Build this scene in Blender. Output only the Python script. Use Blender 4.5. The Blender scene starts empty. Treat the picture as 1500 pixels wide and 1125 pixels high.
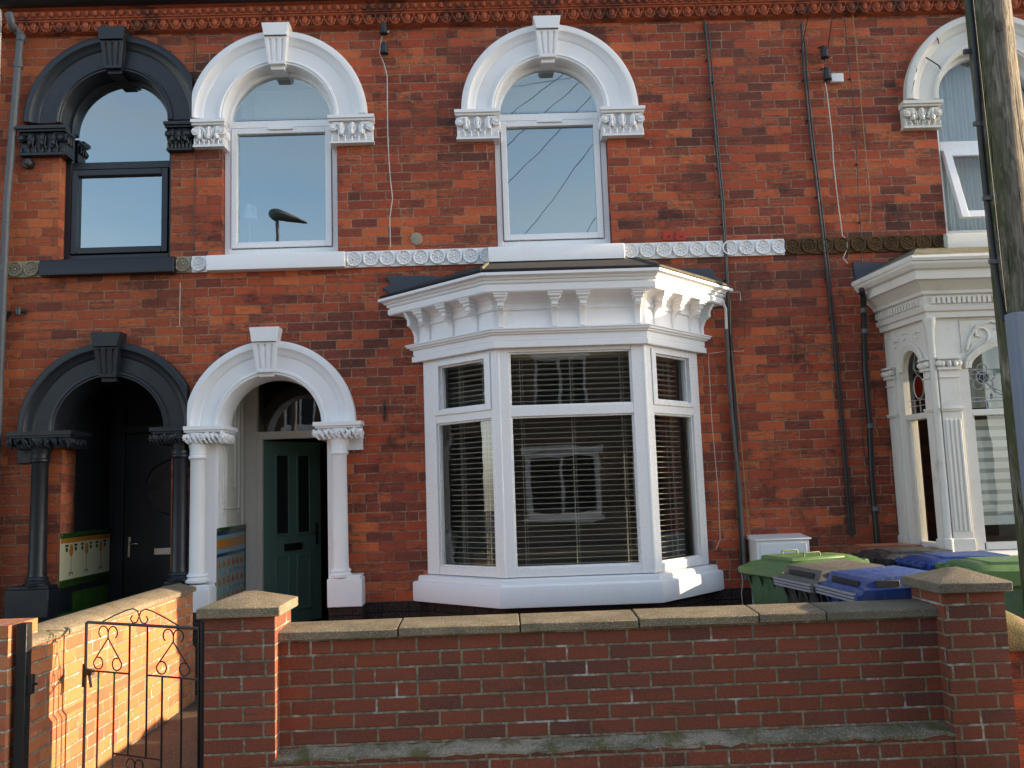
import bpy, bmesh, math, random
from mathutils import Vector, Matrix
random.seed(7)
R=math.radians; PI=math.pi
SC=bpy.context.scene; COL=SC.collection
# ------------------------------------------------------------------ camera
CF,CP,CY,CR=1300.0,.116493767,.0179985825,-.0343513552
CD,CH=8.0206,1.4
def ray(u,v):
    a=(u-750)/CF; b=(562.5-v)/CF
    c,s=math.cos(CR),math.sin(CR); x=c*a-s*b; y=s*a+c*b
    cp,sp=math.cos(CP),math.sin(CP); fw=cp-y*sp; up=sp+y*cp
    cy,sy=math.cos(CY),math.sin(CY)
    return Vector((cy*x+sy*fw,-sy*x+cy*fw,up))
def P(u,v,Y=0.0):
    """place in the street that lies at depth Y behind a measured spot"""
    q=ray(u,v); t=(Y+CD)/q[1]
    return Vector((q[0]*t,Y,q[2]*t+CH))
cam=bpy.data.cameras.new('camera'); camo=bpy.data.objects.new('camera',cam); COL.objects.link(camo)
cam.sensor_width=36; cam.lens=CF/1500*36; cam.clip_start=.05; cam.clip_end=500
f0=ray(750,562.5).normalized(); r0=(ray(1750,562.5)-ray(750,562.5)).normalized(); u0=r0.cross(f0)
m=Matrix((r0,u0,-f0)).transposed().to_4x4(); m.translation=Vector((0,-CD,CH)); camo.matrix_world=m
SC.camera=camo
# ------------------------------------------------------------------ node helpers
class NT:
    def __init__(s,name):
        s.m=bpy.data.materials.new(name); s.m.use_nodes=True; s.t=s.m.node_tree; s.t.nodes.clear()
        s.out=s.n('ShaderNodeOutputMaterial')
    def n(s,ty,**k):
        n=s.t.nodes.new(ty)
        for a,b in k.items(): setattr(n,a,b)
        return n
    def set(s,n,i,v):
        if isinstance(v,bpy.types.NodeSocket): s.t.links.new(v,n.inputs[i])
        elif v is not None: n.inputs[i].default_value=v
    def math(s,op,a,b=None,c=None,clamp=False):
        n=s.n('ShaderNodeMath',operation=op); n.use_clamp=clamp
        s.set(n,0,a)
        if b is not None: s.set(n,1,b)
        if c is not None: s.set(n,2,c)
        return n.outputs[0]
    def sstep(s,v,a,b,o0=0.,o1=1.):
        n=s.n('ShaderNodeMapRange',interpolation_type='SMOOTHSTEP')
        for i,x in enumerate((v,a,b,o0,o1)): s.set(n,i,x)
        return n.outputs[0]
    def mix(s,f,a,b,mode='MIX'):
        n=s.n('ShaderNodeMix',data_type='RGBA',blend_type=mode)
        s.set(n,0,f); s.set(n,6,c4(a)); s.set(n,7,c4(b)); return n.outputs[2]
    def noise(s,vec,scale,detail=4,rough=.55,dist=0.):
        n=s.n('ShaderNodeTexNoise'); s.set(n,'Vector',vec); n.inputs['Scale'].default_value=scale
        n.inputs['Detail'].default_value=detail; n.inputs['Roughness'].default_value=rough
        n.inputs['Distortion'].default_value=dist; return n.outputs[0]
    def white(s,a,b,c=0.):
        v=s.comb(a,b,c); n=s.n('ShaderNodeTexWhiteNoise',noise_dimensions='3D'); s.set(n,'Vector',v); return n.outputs['Value']
    def comb(s,a,b,c):
        n=s.n('ShaderNodeCombineXYZ'); s.set(n,0,a); s.set(n,1,b); s.set(n,2,c); return n.outputs[0]
    def ramp(s,v,stops,const=False):
        n=s.n('ShaderNodeValToRGB'); n.color_ramp.interpolation='CONSTANT' if const else 'LINEAR'
        e=n.color_ramp.elements
        while len(e)<len(stops): e.new(.5)
        for q,(p,c) in zip(e,stops): q.position=p; q.color=c4(c)
        s.set(n,0,v); return n.outputs[0]
    def pos(s): return s.n('ShaderNodeNewGeometry').outputs['Position']
    def obj(s): return s.n('ShaderNodeTexCoord').outputs['Object']
    def sep(s,v):
        n=s.n('ShaderNodeSeparateXYZ'); s.set(n,0,v); return n.outputs
    def vmul(s,v,x):
        n=s.n('ShaderNodeVectorMath',operation='MULTIPLY'); s.set(n,0,v); n.inputs[1].default_value=x; return n.outputs[0]
    def vadd(s,v,x):
        n=s.n('ShaderNodeVectorMath',operation='ADD'); s.set(n,0,v); s.set(n,1,x); return n.outputs[0]
    def bump(s,h,strength=.5,dist=.01,normal=None):
        n=s.n('ShaderNodeBump'); n.inputs['Strength'].default_value=strength; n.inputs['Distance'].default_value=dist
        s.set(n,'Height',h)
        if normal is not None: s.set(n,'Normal',normal)
        return n.outputs[0]
    def pbr(s,col,rough=.6,spec=.5,metal=0.,normal=None,coat=0.):
        n=s.n('ShaderNodeBsdfPrincipled')
        s.set(n,'Base Color',c4(col)); s.set(n,'Roughness',rough); s.set(n,'Specular IOR Level',spec)
        s.set(n,'Metallic',metal); s.set(n,'Coat Weight',coat)
        if normal is not None: s.set(n,'Normal',normal)
        s.t.links.new(n.outputs[0],s.out.inputs[0]); return n
def c4(c):
    if isinstance(c,bpy.types.NodeSocket) or c is None: return c
    return tuple(c) if len(c)==4 else tuple(c)+(1.,)

def brick_mat(name,w,h,mort,stops,mcol,burn=.5,burncol=(.06,.035,.03),hdr=.25,bump=.6,soot=.0,wob=.004,x0=0.,z0=0.,wh=0.,sc=1.,dark_joint=False,grime=0.):
    t=NT(name); p=t.pos(); ps=t.sep(p)
    nn=t.n('ShaderNodeNewGeometry').outputs['True Normal']; ns=t.sep(nn)
    side=t.math('GREATER_THAN',t.math('ABSOLUTE',ns[0]),.8)
    top=t.math('GREATER_THAN',t.math('ABSOLUTE',ns[2]),.8)
    u=t.math('ADD',t.math('MULTIPLY',ps[0],t.math('SUBTRACT',1.,side)),t.math('MULTIPLY',t.math('ADD',ps[1],w*.5),side))
    wb=t.noise(p,9.,3); wb2=t.noise(t.vadd(p,(5,3,9)),14.,3)
    u=t.math('ADD',u,t.math('MULTIPLY',t.math('SUBTRACT',wb,.5),wob*2.2))
    v=t.math('ADD',ps[2],t.math('MULTIPLY',t.math('SUBTRACT',wb2,.5),wob*2))
    v=t.math('ADD',v,t.math('MULTIPLY',ps[1],top))
    vr=t.math('DIVIDE',t.math('SUBTRACT',v,z0),h); row=t.math('FLOOR',vr)
    half=t.math('MULTIPLY',t.math('FLOORED_MODULO',row,2.),.5)
    jit=t.math('MULTIPLY',t.math('SUBTRACT',t.white(row,3.3),.5),.16)
    ur=t.math('ADD',t.math('ADD',t.math('DIVIDE',t.math('SUBTRACT',u,x0),w),half),jit)
    cell=t.math('FLOOR',ur); fu=t.math('FRACT',ur); fv=t.math('FRACT',vr)
    ish=t.math('LESS_THAN',t.white(cell,row,7.7),hdr)
    # edges distance in metres
    du=t.math('MULTIPLY',t.math('MINIMUM',fu,t.math('SUBTRACT',1.,fu)),w)
    dh=t.math('MULTIPLY',t.math('ABSOLUTE',t.math('SUBTRACT',fu,.5)),w)
    dh=t.math('ADD',dh,t.math('MULTIPLY',t.math('SUBTRACT',1.,ish),9.))
    dv=t.math('MULTIPLY',t.math('MINIMUM',fv,t.math('SUBTRACT',1.,fv)),h)
    d=t.math('MINIMUM',t.math('MINIMUM',du,dh),dv)
    edge=t.math('MULTIPLY',t.noise(p,90.,2),.003)
    d=t.math('SUBTRACT',d,edge)
    br=t.sstep(d,mort*.5-.0022,mort*.5+.0012)
    hf=t.math('MULTIPLY',t.math('GREATER_THAN',fu,.5),ish)
    cid=t.math('ADD',cell,t.math('MULTIPLY',hf,.37))
    rnd=t.math('ADD',t.math('MULTIPLY',t.white(cid,row,1.1),.8),t.math('MULTIPLY',t.noise(t.vmul(p,(.6,1.,6.)),1.6,3,.6),.25)); rnd2=t.white(cid,row,4.4)
    big=t.noise(t.vmul(p,(1.,1.,1.4)),.55,2,.5)
    if grime: big=t.math('ADD',big,t.math('MULTIPLY',t.sstep(t.math('ADD',ps[0],t.math('MULTIPLY',t.noise(p,1.1,3),2.)),-1.6,1.),grime))
    key=t.math('ADD',rnd,t.math('MULTIPLY',t.math('SUBTRACT',big,.5),1.0),clamp=True)
    col=t.ramp(key,stops)
    # burnt patches inside single bricks
    off=t.comb(t.math('MULTIPLY',rnd,40.),t.math('MULTIPLY',rnd2,31.),0.)
    q=t.vadd(t.vmul(t.comb(u,ps[1],v),(.55,1.,1.25)),off)
    bn=t.sstep(t.noise(q,13.*sc,5,.66),.30,.70)
    thr=t.math('SUBTRACT',.90,t.math('MULTIPLY',t.math('ADD',rnd2,t.math('MULTIPLY',t.math('SUBTRACT',big,.5),1.3)),burn))
    bm_=t.sstep(bn,thr,t.math('ADD',thr,.22))
    col=t.mix(t.math('MULTIPLY',bm_,.82),col,burncol)
    fine=t.noise(p,120.,3,.6); mid=t.noise(p,22.,4,.6)
    col=t.mix(.55,col,t.mix(t.sstep(mid,.3,.72),(.45,.4,.4),(1.5,1.5,1.5)),'MULTIPLY') if False else t.mix(t.sstep(mid,.35,.75,0.,.22),col,burncol)
    col=t.mix(t.sstep(fine,.45,.8,0.,.35),col,(.5,.2,.1))
    mc=t.mix(t.sstep(t.noise(p,30.,4),.35,.65),mcol,tuple(x*.55 for x in mcol))
    if dark_joint: mc=t.mix(t.sstep(t.noise(t.vadd(p,(3,7,4)),1.6,4,.65),.46,.62,0.,.6),mc,(.075,.038,.027))
    if wh>0:
        wn=t.sstep(t.noise(p,5.,5,.7),.54,.66,0.,wh); mc=t.mix(wn,mc,(.8,.78,.74))
        ef=t.sstep(t.noise(t.vadd(p,(8,2,1)),3.,6,.75),.66,.8,0.,wh*.5); col=t.mix(ef,col,(.55,.48,.44))
    col=t.mix(br,mc,col)
    if soot>0:
        sn=t.sstep(t.noise(t.vmul(p,(1.,1.,1.5)),1.5,7,.74),.52,.66,0.,soot); col=t.mix(sn,col,(.035,.022,.02))
    tilt=t.math('MULTIPLY',rnd,.25)
    hgt=t.math('ADD',t.math('MULTIPLY',br,t.math('ADD',1.,tilt)),t.math('ADD',t.math('MULTIPLY',fine,.22),t.math('MULTIPLY',mid,.3)))
    t.pbr(col,rough=t.sstep(rnd,0.,1.,.72,.92),spec=.3,normal=t.bump(hgt,bump,.007))
    return t.m
FACST=[(0.,(.47,.092,.036)),(.15,(.62,.150,.046)),(.32,(.50,.100,.036)),(.5,(.44,.082,.033)),(.66,(.38,.070,.032)),(.82,(.29,.058,.032)),(1.,(.20,.048,.034))]
M={}
M['brick']=brick_mat('facade_brick',.2375,.0872,.0078,FACST,(.40,.235,.15),burn=.66,soot=.72,hdr=.1,dark_joint=True,grime=.06,z0=.44)
M['brick_light']=brick_mat('facade_brick_left',.2375,.0872,.0078,[(0.,(.55,.140,.042)),(.4,(.44,.098,.034)),(.75,(.35,.075,.03)),(1.,(.18,.045,.028))],(.39,.22,.13),burn=.55,soot=.45,hdr=.1,dark_joint=True,z0=.44)  # orange glow of sunlight on the left front is put into this brick colour
M['brick_wall']=brick_mat('garden_brick',.23,.0785,.011,[(0.,(.25,.062,.030)),(.35,(.17,.048,.030)),(.6,(.22,.055,.026)),(.85,(.13,.044,.033)),(1.,(.10,.040,.035))],(.26,.21,.14),burn=.4,burncol=(.09,.045,.04),hdr=.06,bump=.9,wob=.002,z0=-.25,wh=.4,soot=.3)
M['brick_path']=brick_mat('path_wall_brick',.225,.0785,.011,[(0.,(.46,.165,.062)),(.4,(.52,.20,.075)),(.7,(.42,.125,.055)),(1.,(.33,.115,.062))],(.36,.29,.20),burn=.25,burncol=(.2,.08,.05),hdr=.2,bump=.9,wob=.003,z0=-.25,wh=.5)
M['brick_black']=brick_mat('painted_black_brick',.2375,.0872,.006,[(0.,(.010,.011,.012)),(1.,(.014,.015,.016))],(.007,.007,.008),burn=0.,burncol=(.01,.01,.01),hdr=.25,bump=.8,z0=.44)
M['brick_opp']=brick_mat('opposite_brick',.2375,.0872,.008,[(0.,(.15,.10,.075)),(.5,(.12,.085,.065)),(1.,(.09,.065,.05))],(.2,.18,.15),burn=.4)
def paint(name,col,rough=.42,dirt=.25,dcol=(.35,.30,.22),bump=.25,spec=.5):
    t=NT(name); p=t.pos(); n1=t.noise(p,3.5,6,.65); n2=t.noise(p,60.,3)
    dirt_mask=t.sstep(n1,.5,.8,0.,dirt); c=t.mix(dirt_mask,col,dcol)  # random noise patches of dirt mixed into the paint colour
    t.pbr(c,rough=t.sstep(n2,.3,.7,rough-.06,rough+.1),spec=spec,normal=t.bump(t.math('ADD',t.math('MULTIPLY',n2,.6),n1),bump,.003)); return t.m
M['white']=paint('white_masonry_paint',(.82,.82,.825),.5,.16,(.55,.5,.42),.6)
M['old_white']=paint('weathered_white_paint',(.70,.68,.62),.55,.6,(.36,.32,.24),.8)
M['upvc']=paint('white_upvc',(.82,.82,.82),.28,.05,(.6,.58,.52),.05)
M['black']=paint('black_masonry_paint',(.010,.0135,.019),.42,.35,(.045,.042,.038),.6)
M['anthracite']=paint('anthracite_frame',(.012,.016,.022),.35,.1,(.04,.04,.04),.05)
M['lead']=paint('lead_flashing',(.045,.055,.075),.5,.6,(.10,.11,.13),1.)
M['felt']=paint('roofing_felt',(.010,.011,.014),.85,.6,(.04,.037,.032),1.)
M['dark_metal']=paint('black_metal',(.012,.012,.013),.45,.3,(.05,.035,.025),.3)
M['pipe_grey']=paint('grey_downpipe',(.085,.09,.098),.5,.5,(.15,.15,.14),.3)
M['pipe_lead']=paint('lead_pipe',(.10,.10,.10),.55,.8,(.05,.05,.05),.6)
M['cable_black']=paint('black_cable',(.02,.02,.022),.5,.2,(.05,.05,.05),.1)
M['cable_white']=paint('pale_cable',(.5,.48,.44),.55,.6,(.25,.22,.18),.1)
M['cable_tan']=paint('tan_cable',(.32,.22,.09),.6,.5,(.15,.1,.05),.1)
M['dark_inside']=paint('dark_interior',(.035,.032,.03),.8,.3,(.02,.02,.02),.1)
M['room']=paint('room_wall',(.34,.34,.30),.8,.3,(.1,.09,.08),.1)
M['porch_black']=paint('dark_porch_paint',(.010,.012,.014),.5,.2,(.02,.02,.02),.2)
M['door_green']=paint('green_door',(.12,.23,.19),.38,.15,(.03,.06,.05),.1)
M['door_black']=paint('black_door',(.010,.014,.017),.35,.1,(.02,.02,.02),.1)
M['chrome']=NT('chrome').pbr((.7,.7,.7),.2,.5,1.) and bpy.data.materials['chrome']
M['slate']=paint('slate',(.05,.052,.06),.6,.5,(.09,.09,.09),1.)
M['asphalt']=paint('asphalt',(.05,.05,.05),.9,.4,(.08,.075,.07),1.)
M['dark_glass']=NT('dark_obscure_glass').pbr((.025,.027,.028),.25,.5) and bpy.data.materials['dark_obscure_glass']
M['brown_glass']=flat0=NT('brown_obscure_glass').pbr((.055,.045,.040),.5,.3) and bpy.data.materials['brown_obscure_glass']
M['plastic_white']=paint('white_box_plastic',(.74,.75,.76),.4,.1,(.5,.5,.5),.05)
M['orange_mark']=paint('orange_red_paint',(.42,.035,.018),.6,.4,(.2,.03,.02),.5)
def concrete(name,c1,c2,spk,moss=0.,scale=1.):
    t=NT(name); p=t.pos(); n=t.noise(p,4.,6,.65); f=t.noise(p,140.*scale,3,.7)
    v=t.n('ShaderNodeTexVoronoi'); t.set(v,'Vector',p); v.inputs['Scale'].default_value=150*scale
    c=t.mix(t.sstep(n,.35,.65),c1,c2); c=t.mix(t.sstep(f,.42,.6,0.,.6),c,tuple(x*.5 for x in c1))
    c=t.mix(t.math('MULTIPLY',t.math('LESS_THAN',v.outputs['Distance'],.26),t.math('GREATER_THAN',t.sep(v.outputs['Color'])[0],.55)),c,spk)
    if moss>0:
        mm=t.sstep(t.noise(p,7.,5,.7),.5,.62,0.,moss); c=t.mix(mm,c,(.10,.10,.022))
    hgt=t.math('ADD',f,t.math('MULTIPLY',v.outputs['Distance'],-.8))
    t.pbr(c,.9,.2,normal=t.bump(hgt,.9,.004)); return t.m
M['coping']=concrete('coping_stone',(.28,.225,.15),(.17,.14,.10),(.62,.56,.44),.3)
M['coping_dark']=concrete('weathered_coping',(.22,.19,.14),(.14,.125,.10),(.42,.38,.30),.25)
M['ledge']=concrete('mortar_ledge',(.36,.32,.25),(.13,.12,.075),(.7,.66,.58),.75)
M['moss_roof']=concrete('mossy_stone',(.24,.22,.16),(.14,.14,.08),(.55,.52,.42),.8,.6)
M['paving']=concrete('concrete_paving',(.12,.095,.075),(.085,.07,.055),(.3,.26,.2),.1,.7)
M['gritty_lead']=concrete('gritty_bay_roof',(.15,.13,.09),(.09,.085,.07),(.5,.44,.3),.2,.8)
M['mossy_cope']=concrete('mossy_rounded_coping',(.26,.17,.10),(.12,.11,.05),(.4,.3,.2),.6)
M['cream_tile']=concrete('cream_stone',(.42,.37,.27),(.32,.27,.19),(.6,.55,.42),0.)
M['brown_stone']=concrete('brown_terracotta',(.15,.085,.04),(.09,.055,.028),(.3,.2,.1),.0)
def terra():
    t=NT('terracotta_moulding'); p=t.pos(); n=t.noise(p,2.1,5,.7); f=t.noise(p,40.,3)
    c=t.ramp(n,[(0.,(.07,.028,.02)),(.40,(.15,.045,.025)),(.47,(.36,.085,.035)),(.56,(.40,.095,.038)),(.66,(.13,.045,.035)),(1.,(.36,.26,.22))])
    c=t.mix(t.sstep(f,.45,.7,0.,.45),c,(.10,.035,.025)); t.pbr(c,.7,.35,normal=t.bump(f,.4,.004)); return t.m
M['terracotta']=terra()
def glass(name,ior=2.05,tint=(1,1,1),wav=.02,gt=(.84,.98,1.)):
    t=NT(name); p=t.pos()
    b=t.bump(t.noise(p,2.2,2,.4),wav,.05)
    g=t.n('ShaderNodeBsdfGlossy'); g.inputs['Roughness'].default_value=.0; t.set(g,'Normal',b); g.inputs[0].default_value=c4(gt)
    tr=t.n('ShaderNodeBsdfTransparent'); tr.inputs[0].default_value=c4(tint)
    geo=t.n('ShaderNodeNewGeometry'); dt=t.n('ShaderNodeVectorMath',operation='DOT_PRODUCT'); t.set(dt,0,geo.outputs['Incoming']); t.set(dt,1,geo.outputs['Normal'])
    f0=((ior-1)/(ior+1))**2
    k=t.math('POWER',t.math('SUBTRACT',1.,t.math('ABSOLUTE',dt.outputs['Value']),clamp=True),5.)
    fr=t.math('ADD',f0,t.math('MULTIPLY',k,1-f0))
    mx=t.n('ShaderNodeMixShader'); t.set(mx,0,fr); t.set(mx,1,tr.outputs[0]); t.set(mx,2,g.outputs[0])
    t.t.links.new(mx.outputs[0],t.out.inputs[0]); return t.m
M['glass']=glass('window_glass',3.9,(.62,.66,.66),.016)
M['glass_bay']=glass('bay_glass',1.9,(.75,.78,.77),.022,(1,1,1))
def flat(name,c,rough=.6,spec=.5): 
    t=NT(name); n=t.noise(t.obj(),30.,3); t.pbr(t.mix(t.sstep(n,.4,.7,0.,.15),c,tuple(x*.6 for x in c)),rough,spec,normal=t.bump(n,.1,.003)); return t.m
def worn(name,c,rough=.5):
    t=NT(name); o=t.obj(); n=t.noise(o,4.,6,.7); f=t.noise(t.vmul(o,(1.,1.,.3)),35.,4,.7)
    k=t.mix(t.sstep(n,.42,.68,0.,.5),c,tuple(x*.6+.07 for x in c)); k=t.mix(t.sstep(f,.56,.66,0.,.45),k,tuple(x*.35+.14 for x in c)); k=t.mix(t.sstep(t.noise(o,11.,4,.7),.58,.7,0.,.6),k,tuple(x*.4 for x in c))
    t.pbr(k,t.sstep(f,.3,.7,rough-.1,rough+.2),.5,normal=t.bump(f,.2,.002)); return t.m
M['slat']=flat('blind_slat',(.68,.64,.54),.5)
M['curtain']=flat('net_curtain',(.62,.68,.68),.9)
M['blind_band']=flat('blind_pale_band',(.66,.72,.70),.8); M['blind_grey']=flat('blind_grey_band',(.30,.36,.36),.8)
M['roller']=flat('pale_roller_blind',(.60,.60,.50),.8); M['roller2']=flat('blue_blind_hem',(.16,.28,.38),.8)
M['green_tile']=flat('green_glazed_tile',(.045,.12,.018),.15); M['green_trim']=flat('green_glazed_trim',(.03,.07,.012),.15)
M['cream_glaze']=flat('cream_glazed_tile',(.60,.56,.36),.18); M['amber_glaze']=flat('amber_glazed_tile',(.42,.17,.02),.2)
M['blue_glaze']=flat('blue_glazed_tile',(.012,.035,.10),.15); M['sky_glaze']=flat('pale_blue_tile',(.16,.30,.36),.2)
M['aqua_glaze']=flat('grey_green_tile',(.22,.28,.25),.2); M['rust_glaze']=flat('rust_motif',(.40,.10,.03),.25); M['motif_green']=flat('dark_motif',(.03,.06,.03),.25)
M['bin_green']=worn('bin_green_plastic',(.085,.17,.045),.45); M['bin_dkgreen']=worn('bin_body_green',(.045,.11,.045),.5)
M['bin_grey']=worn('bin_grey_plastic',(.085,.08,.07),.5); M['bin_blue']=worn('bin_blue_plastic',(.010,.046,.20),.4)
M['bin_black']=worn('bin_black_plastic',(.018,.018,.019),.4); M['bin_brown']=worn('bin_brown_plastic',(.16,.055,.025),.4)
M['bin_scuff']=worn('scuffed_bin_front',(.27,.27,.30),.6); M['slot']=flat('dark_slot',(.006,.008,.015),.6)
M['red_glass']=flat('red_glass_piece',(.10,.01,.008),.1); M['blue_glass']=flat('blue_glass_piece',(.02,.06,.18),.1); M['green_glass']=flat('green_glass_piece',(.02,.10,.06),.1)
M['lead_came']=flat('lead_came',(.32,.34,.34),.5); M['cream_paint']=flat('cream_paint',(.66,.63,.55),.6)
def wood():
    t=NT('weathered_pole_wood'); p=t.pos(); s=t.sep(p)
    q=t.vmul(p,(7.,7.,.55)); g=t.noise(q,7.,6,.65,1.6); g2=t.noise(t.vmul(p,(1.,1.,.25)),26.,4,.6,.5)
    c=t.ramp(g,[(.25,(.075,.065,.052)),(.45,(.17,.15,.12)),(.6,(.30,.26,.20)),(.75,(.42,.36,.27))])
    c=t.mix(t.sstep(g2,.5,.62,0.,.6),c,(.06,.05,.04))
    mo=t.math('MULTIPLY',t.sstep(t.math('ADD',s[0],t.math('MULTIPLY',t.noise(p,3.,4),.12)),2.80,2.68),t.sstep(t.noise(t.vmul(p,(1.,1.,.4)),6.,5,.7),.35,.55))
    c=t.mix(t.math('MULTIPLY',mo,.85),c,(.055,.065,.018))
    cr=t.sstep(t.noise(t.vmul(p,(9.,9.,.28)),3.2,2,.5,.8),.595,.61,0.,1.); cr2=t.sstep(t.noise(t.vmul(p,(9.,9.,.28)),3.2,2,.5,.8),.625,.61,0.,1.)
    crk=t.math('MULTIPLY',cr,cr2); c=t.mix(crk,c,(.01,.008,.006))
    t.pbr(c,.9,.2,normal=t.bump(t.math('SUBTRACT',t.math('ADD',g,t.math('MULTIPLY',g2,.5)),crk),.9,.012)); return t.m
M['wood']=wood()
M['guard']=paint('galvanised_guard',(.17,.20,.25),.55,.5,(.25,.28,.32),.3)
# ------------------------------------------------------------------ mesh builder
ORG={}
class MB:
    def __init__(s): s.v=[]; s.f=[]; s.mi=[]; s.cur=0
    def add(s,vs,fs):
        b=len(s.v); s.v+= [Vector(x) for x in vs]; s.f+=[tuple(b+i for i in f) for f in fs]; s.mi+=[s.cur]*len(fs); return s
    def box(s,x0,x1,y0,y1,z0,z1,fn=None):
        c=[(x,y,z) for z in (z0,z1) for y in (y0,y1) for x in (x0,x1)]
        if fn: c=[fn(*q) for q in c]
        return s.add(c,[(0,2,3,1),(4,5,7,6),(0,1,5,4),(2,6,7,3),(0,4,6,2),(1,3,7,5)])
    def prism(s,pts,a,b,fn=lambda p,q,d:(p,d,q)):
        n=len(pts); vs=[fn(p,q,a) for p,q in pts]+[fn(p,q,b) for p,q in pts]
        return s.add(vs,[tuple(range(n)),tuple(range(2*n-1,n-1,-1))]+[(i,(i+1)%n,n+(i+1)%n,n+i) for i in range(n)])
    def grid(s,rows,closed=False,caps=False,loop=False):
        n=len(rows[0]); vs=[p for r in rows for p in r]; fs=[]
        m=len(rows); rr=range(m if loop else m-1)
        for i in rr:
            for j in range(n if closed else n-1):
                k=(j+1)%n; i2=(i+1)%m; fs.append((i*n+j,i*n+k,i2*n+k,i2*n+j))
        if caps: fs+=[tuple(range(n)),tuple((m-1)*n+j for j in range(n-1,-1,-1))]
        return s.add(vs,fs)
    def tube(s,pts,r,n=8,loop=False,r1=None):
        pts=[Vector(p) for p in pts]; m=len(pts); rows=[]; up=None
        for i,p in enumerate(pts):
            a=pts[i-1] if (i>0 or loop) else p; b=pts[(i+1)%m] if (i<m-1 or loop) else p
            d=(b-a).normalized() if (b-a).length>1e-9 else Vector((0,0,1))
            if up is None: up=Vector((0,0,1)) if abs(d.z)<.9 else Vector((1,0,0))
            e=d.cross(up).normalized(); up=e.cross(d).normalized()
            q=r if r1 is None else r+(r1-r)*i/(m-1)
            rows.append([p+(e*math.cos(2*PI*k/n)+up*math.sin(2*PI*k/n))*q for k in range(n)])
        return s.grid(rows,True,not loop,loop)
    def lathe(s,c,prof,n=24,axis='z'):
        c=Vector(c); rows=[]
        for r,h in prof:
            row=[]
            for k in range(n):
                a=2*PI*k/n; x,y=r*math.cos(a),r*math.sin(a)
                row.append(c+(Vector((x,y,h)) if axis=='z' else Vector((x,h,y)) if axis=='y' else Vector((h,x,y))))
            rows.append(row)
        return s.grid(rows,True,True)
    def ell(s,c,r,nu=10,nv=6,rot=None):
        c=Vector(c); vs=[]; fs=[]
        rows=[]
        for j in range(1,nv):
            t=PI*j/nv; rows.append([Vector((r[0]*math.sin(t)*math.cos(2*PI*k/nu),r[1]*math.sin(t)*math.sin(2*PI*k/nu),r[2]*math.cos(t))) for k in range(nu)])
        if rot is not None: rows=[[rot@p for p in q] for q in rows]
        rows=[[c+p for p in q] for q in rows]
        return s.grid(rows,True,True)
    def arch(s,cx,cz,prof,a0=0.,a1=PI,n=40,down=0.):
        """closed profile of (radius, y) swept round a semicircle, optionally with straight legs"""
        rows=[]
        if down: rows.append([(cx+r,y,cz-down) for r,y in prof])
        for i in range(n+1):
            a=a0+(a1-a0)*i/n; rows.append([(cx+r*math.cos(a),y,cz+r*math.sin(a)) for r,y in prof])
        if down: rows.append([(cx-r,y,cz-down) for r,y in prof])
        return s.grid(rows,True,True)
    def build(s,name,mat,parent=None,bevel=0.,clip=(),smooth=True,label=None):
        o0=ORG.get(parent.name,Vector()) if parent else Vector()
        bm=bmesh.new(); vv=[bm.verts.new(p-o0) for p in s.v]; bm.verts.ensure_lookup_table()
        for f,mi in zip(s.f,s.mi):
            try: q=bm.faces.new([vv[i] for i in f]); q.material_index=mi
            except ValueError: pass
        for co,no in clip:
            bmesh.ops.bisect_plane(bm,geom=bm.verts[:]+bm.edges[:]+bm.faces[:],plane_co=Vector(co)-o0,plane_no=no,clear_outer=True)
            bmesh.ops.holes_fill(bm,edges=[e for e in bm.edges if e.is_boundary],sides=0)
        bmesh.ops.recalc_face_normals(bm,faces=bm.faces[:])
        me=bpy.data.meshes.new(name); bm.to_mesh(me); bm.free()
        return link(name,me,mat,parent,bevel,smooth,o0,label)
def link(name,me,mat,parent,bevel,smooth,o0,label=None):
    for mm in (mat if isinstance(mat,(list,tuple)) else [mat]): me.materials.append(M[mm])
    if smooth:
        me.polygons.foreach_set('use_smooth',[True]*len(me.polygons)); me.set_sharp_from_angle(angle=R(18 if 'cornice' in me.name else 38))
    o=bpy.data.objects.new(name,me); COL.objects.link(o)
    if parent: o.parent=parent
    if bevel>0:
        b=o.modifiers.new('edge','BEVEL'); b.width=bevel; b.segments=2; b.limit_method='ANGLE'; b.angle_limit=R(40); b.harden_normals=False
    ORG[o.name]=o0
    if label: o['label']=label
    return o
def thing(name,loc,label,cat,group=None,rz=0.):
    o=bpy.data.objects.new(name,None); COL.objects.link(o); o.location=loc; o.rotation_euler=(0,0,rz); o.empty_display_size=.2
    ORG[o.name]=Vector(loc) if not rz else Vector(); return tag(o,label,cat,group)
def tag(o,label,cat,group=None,kind=None):
    if label: o['label']=label
    if cat: o['category']=cat
    if group: o['group']=group
    if kind: o['kind']=kind
    return o
def struct(o): o['kind']='structure'; return o
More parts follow.
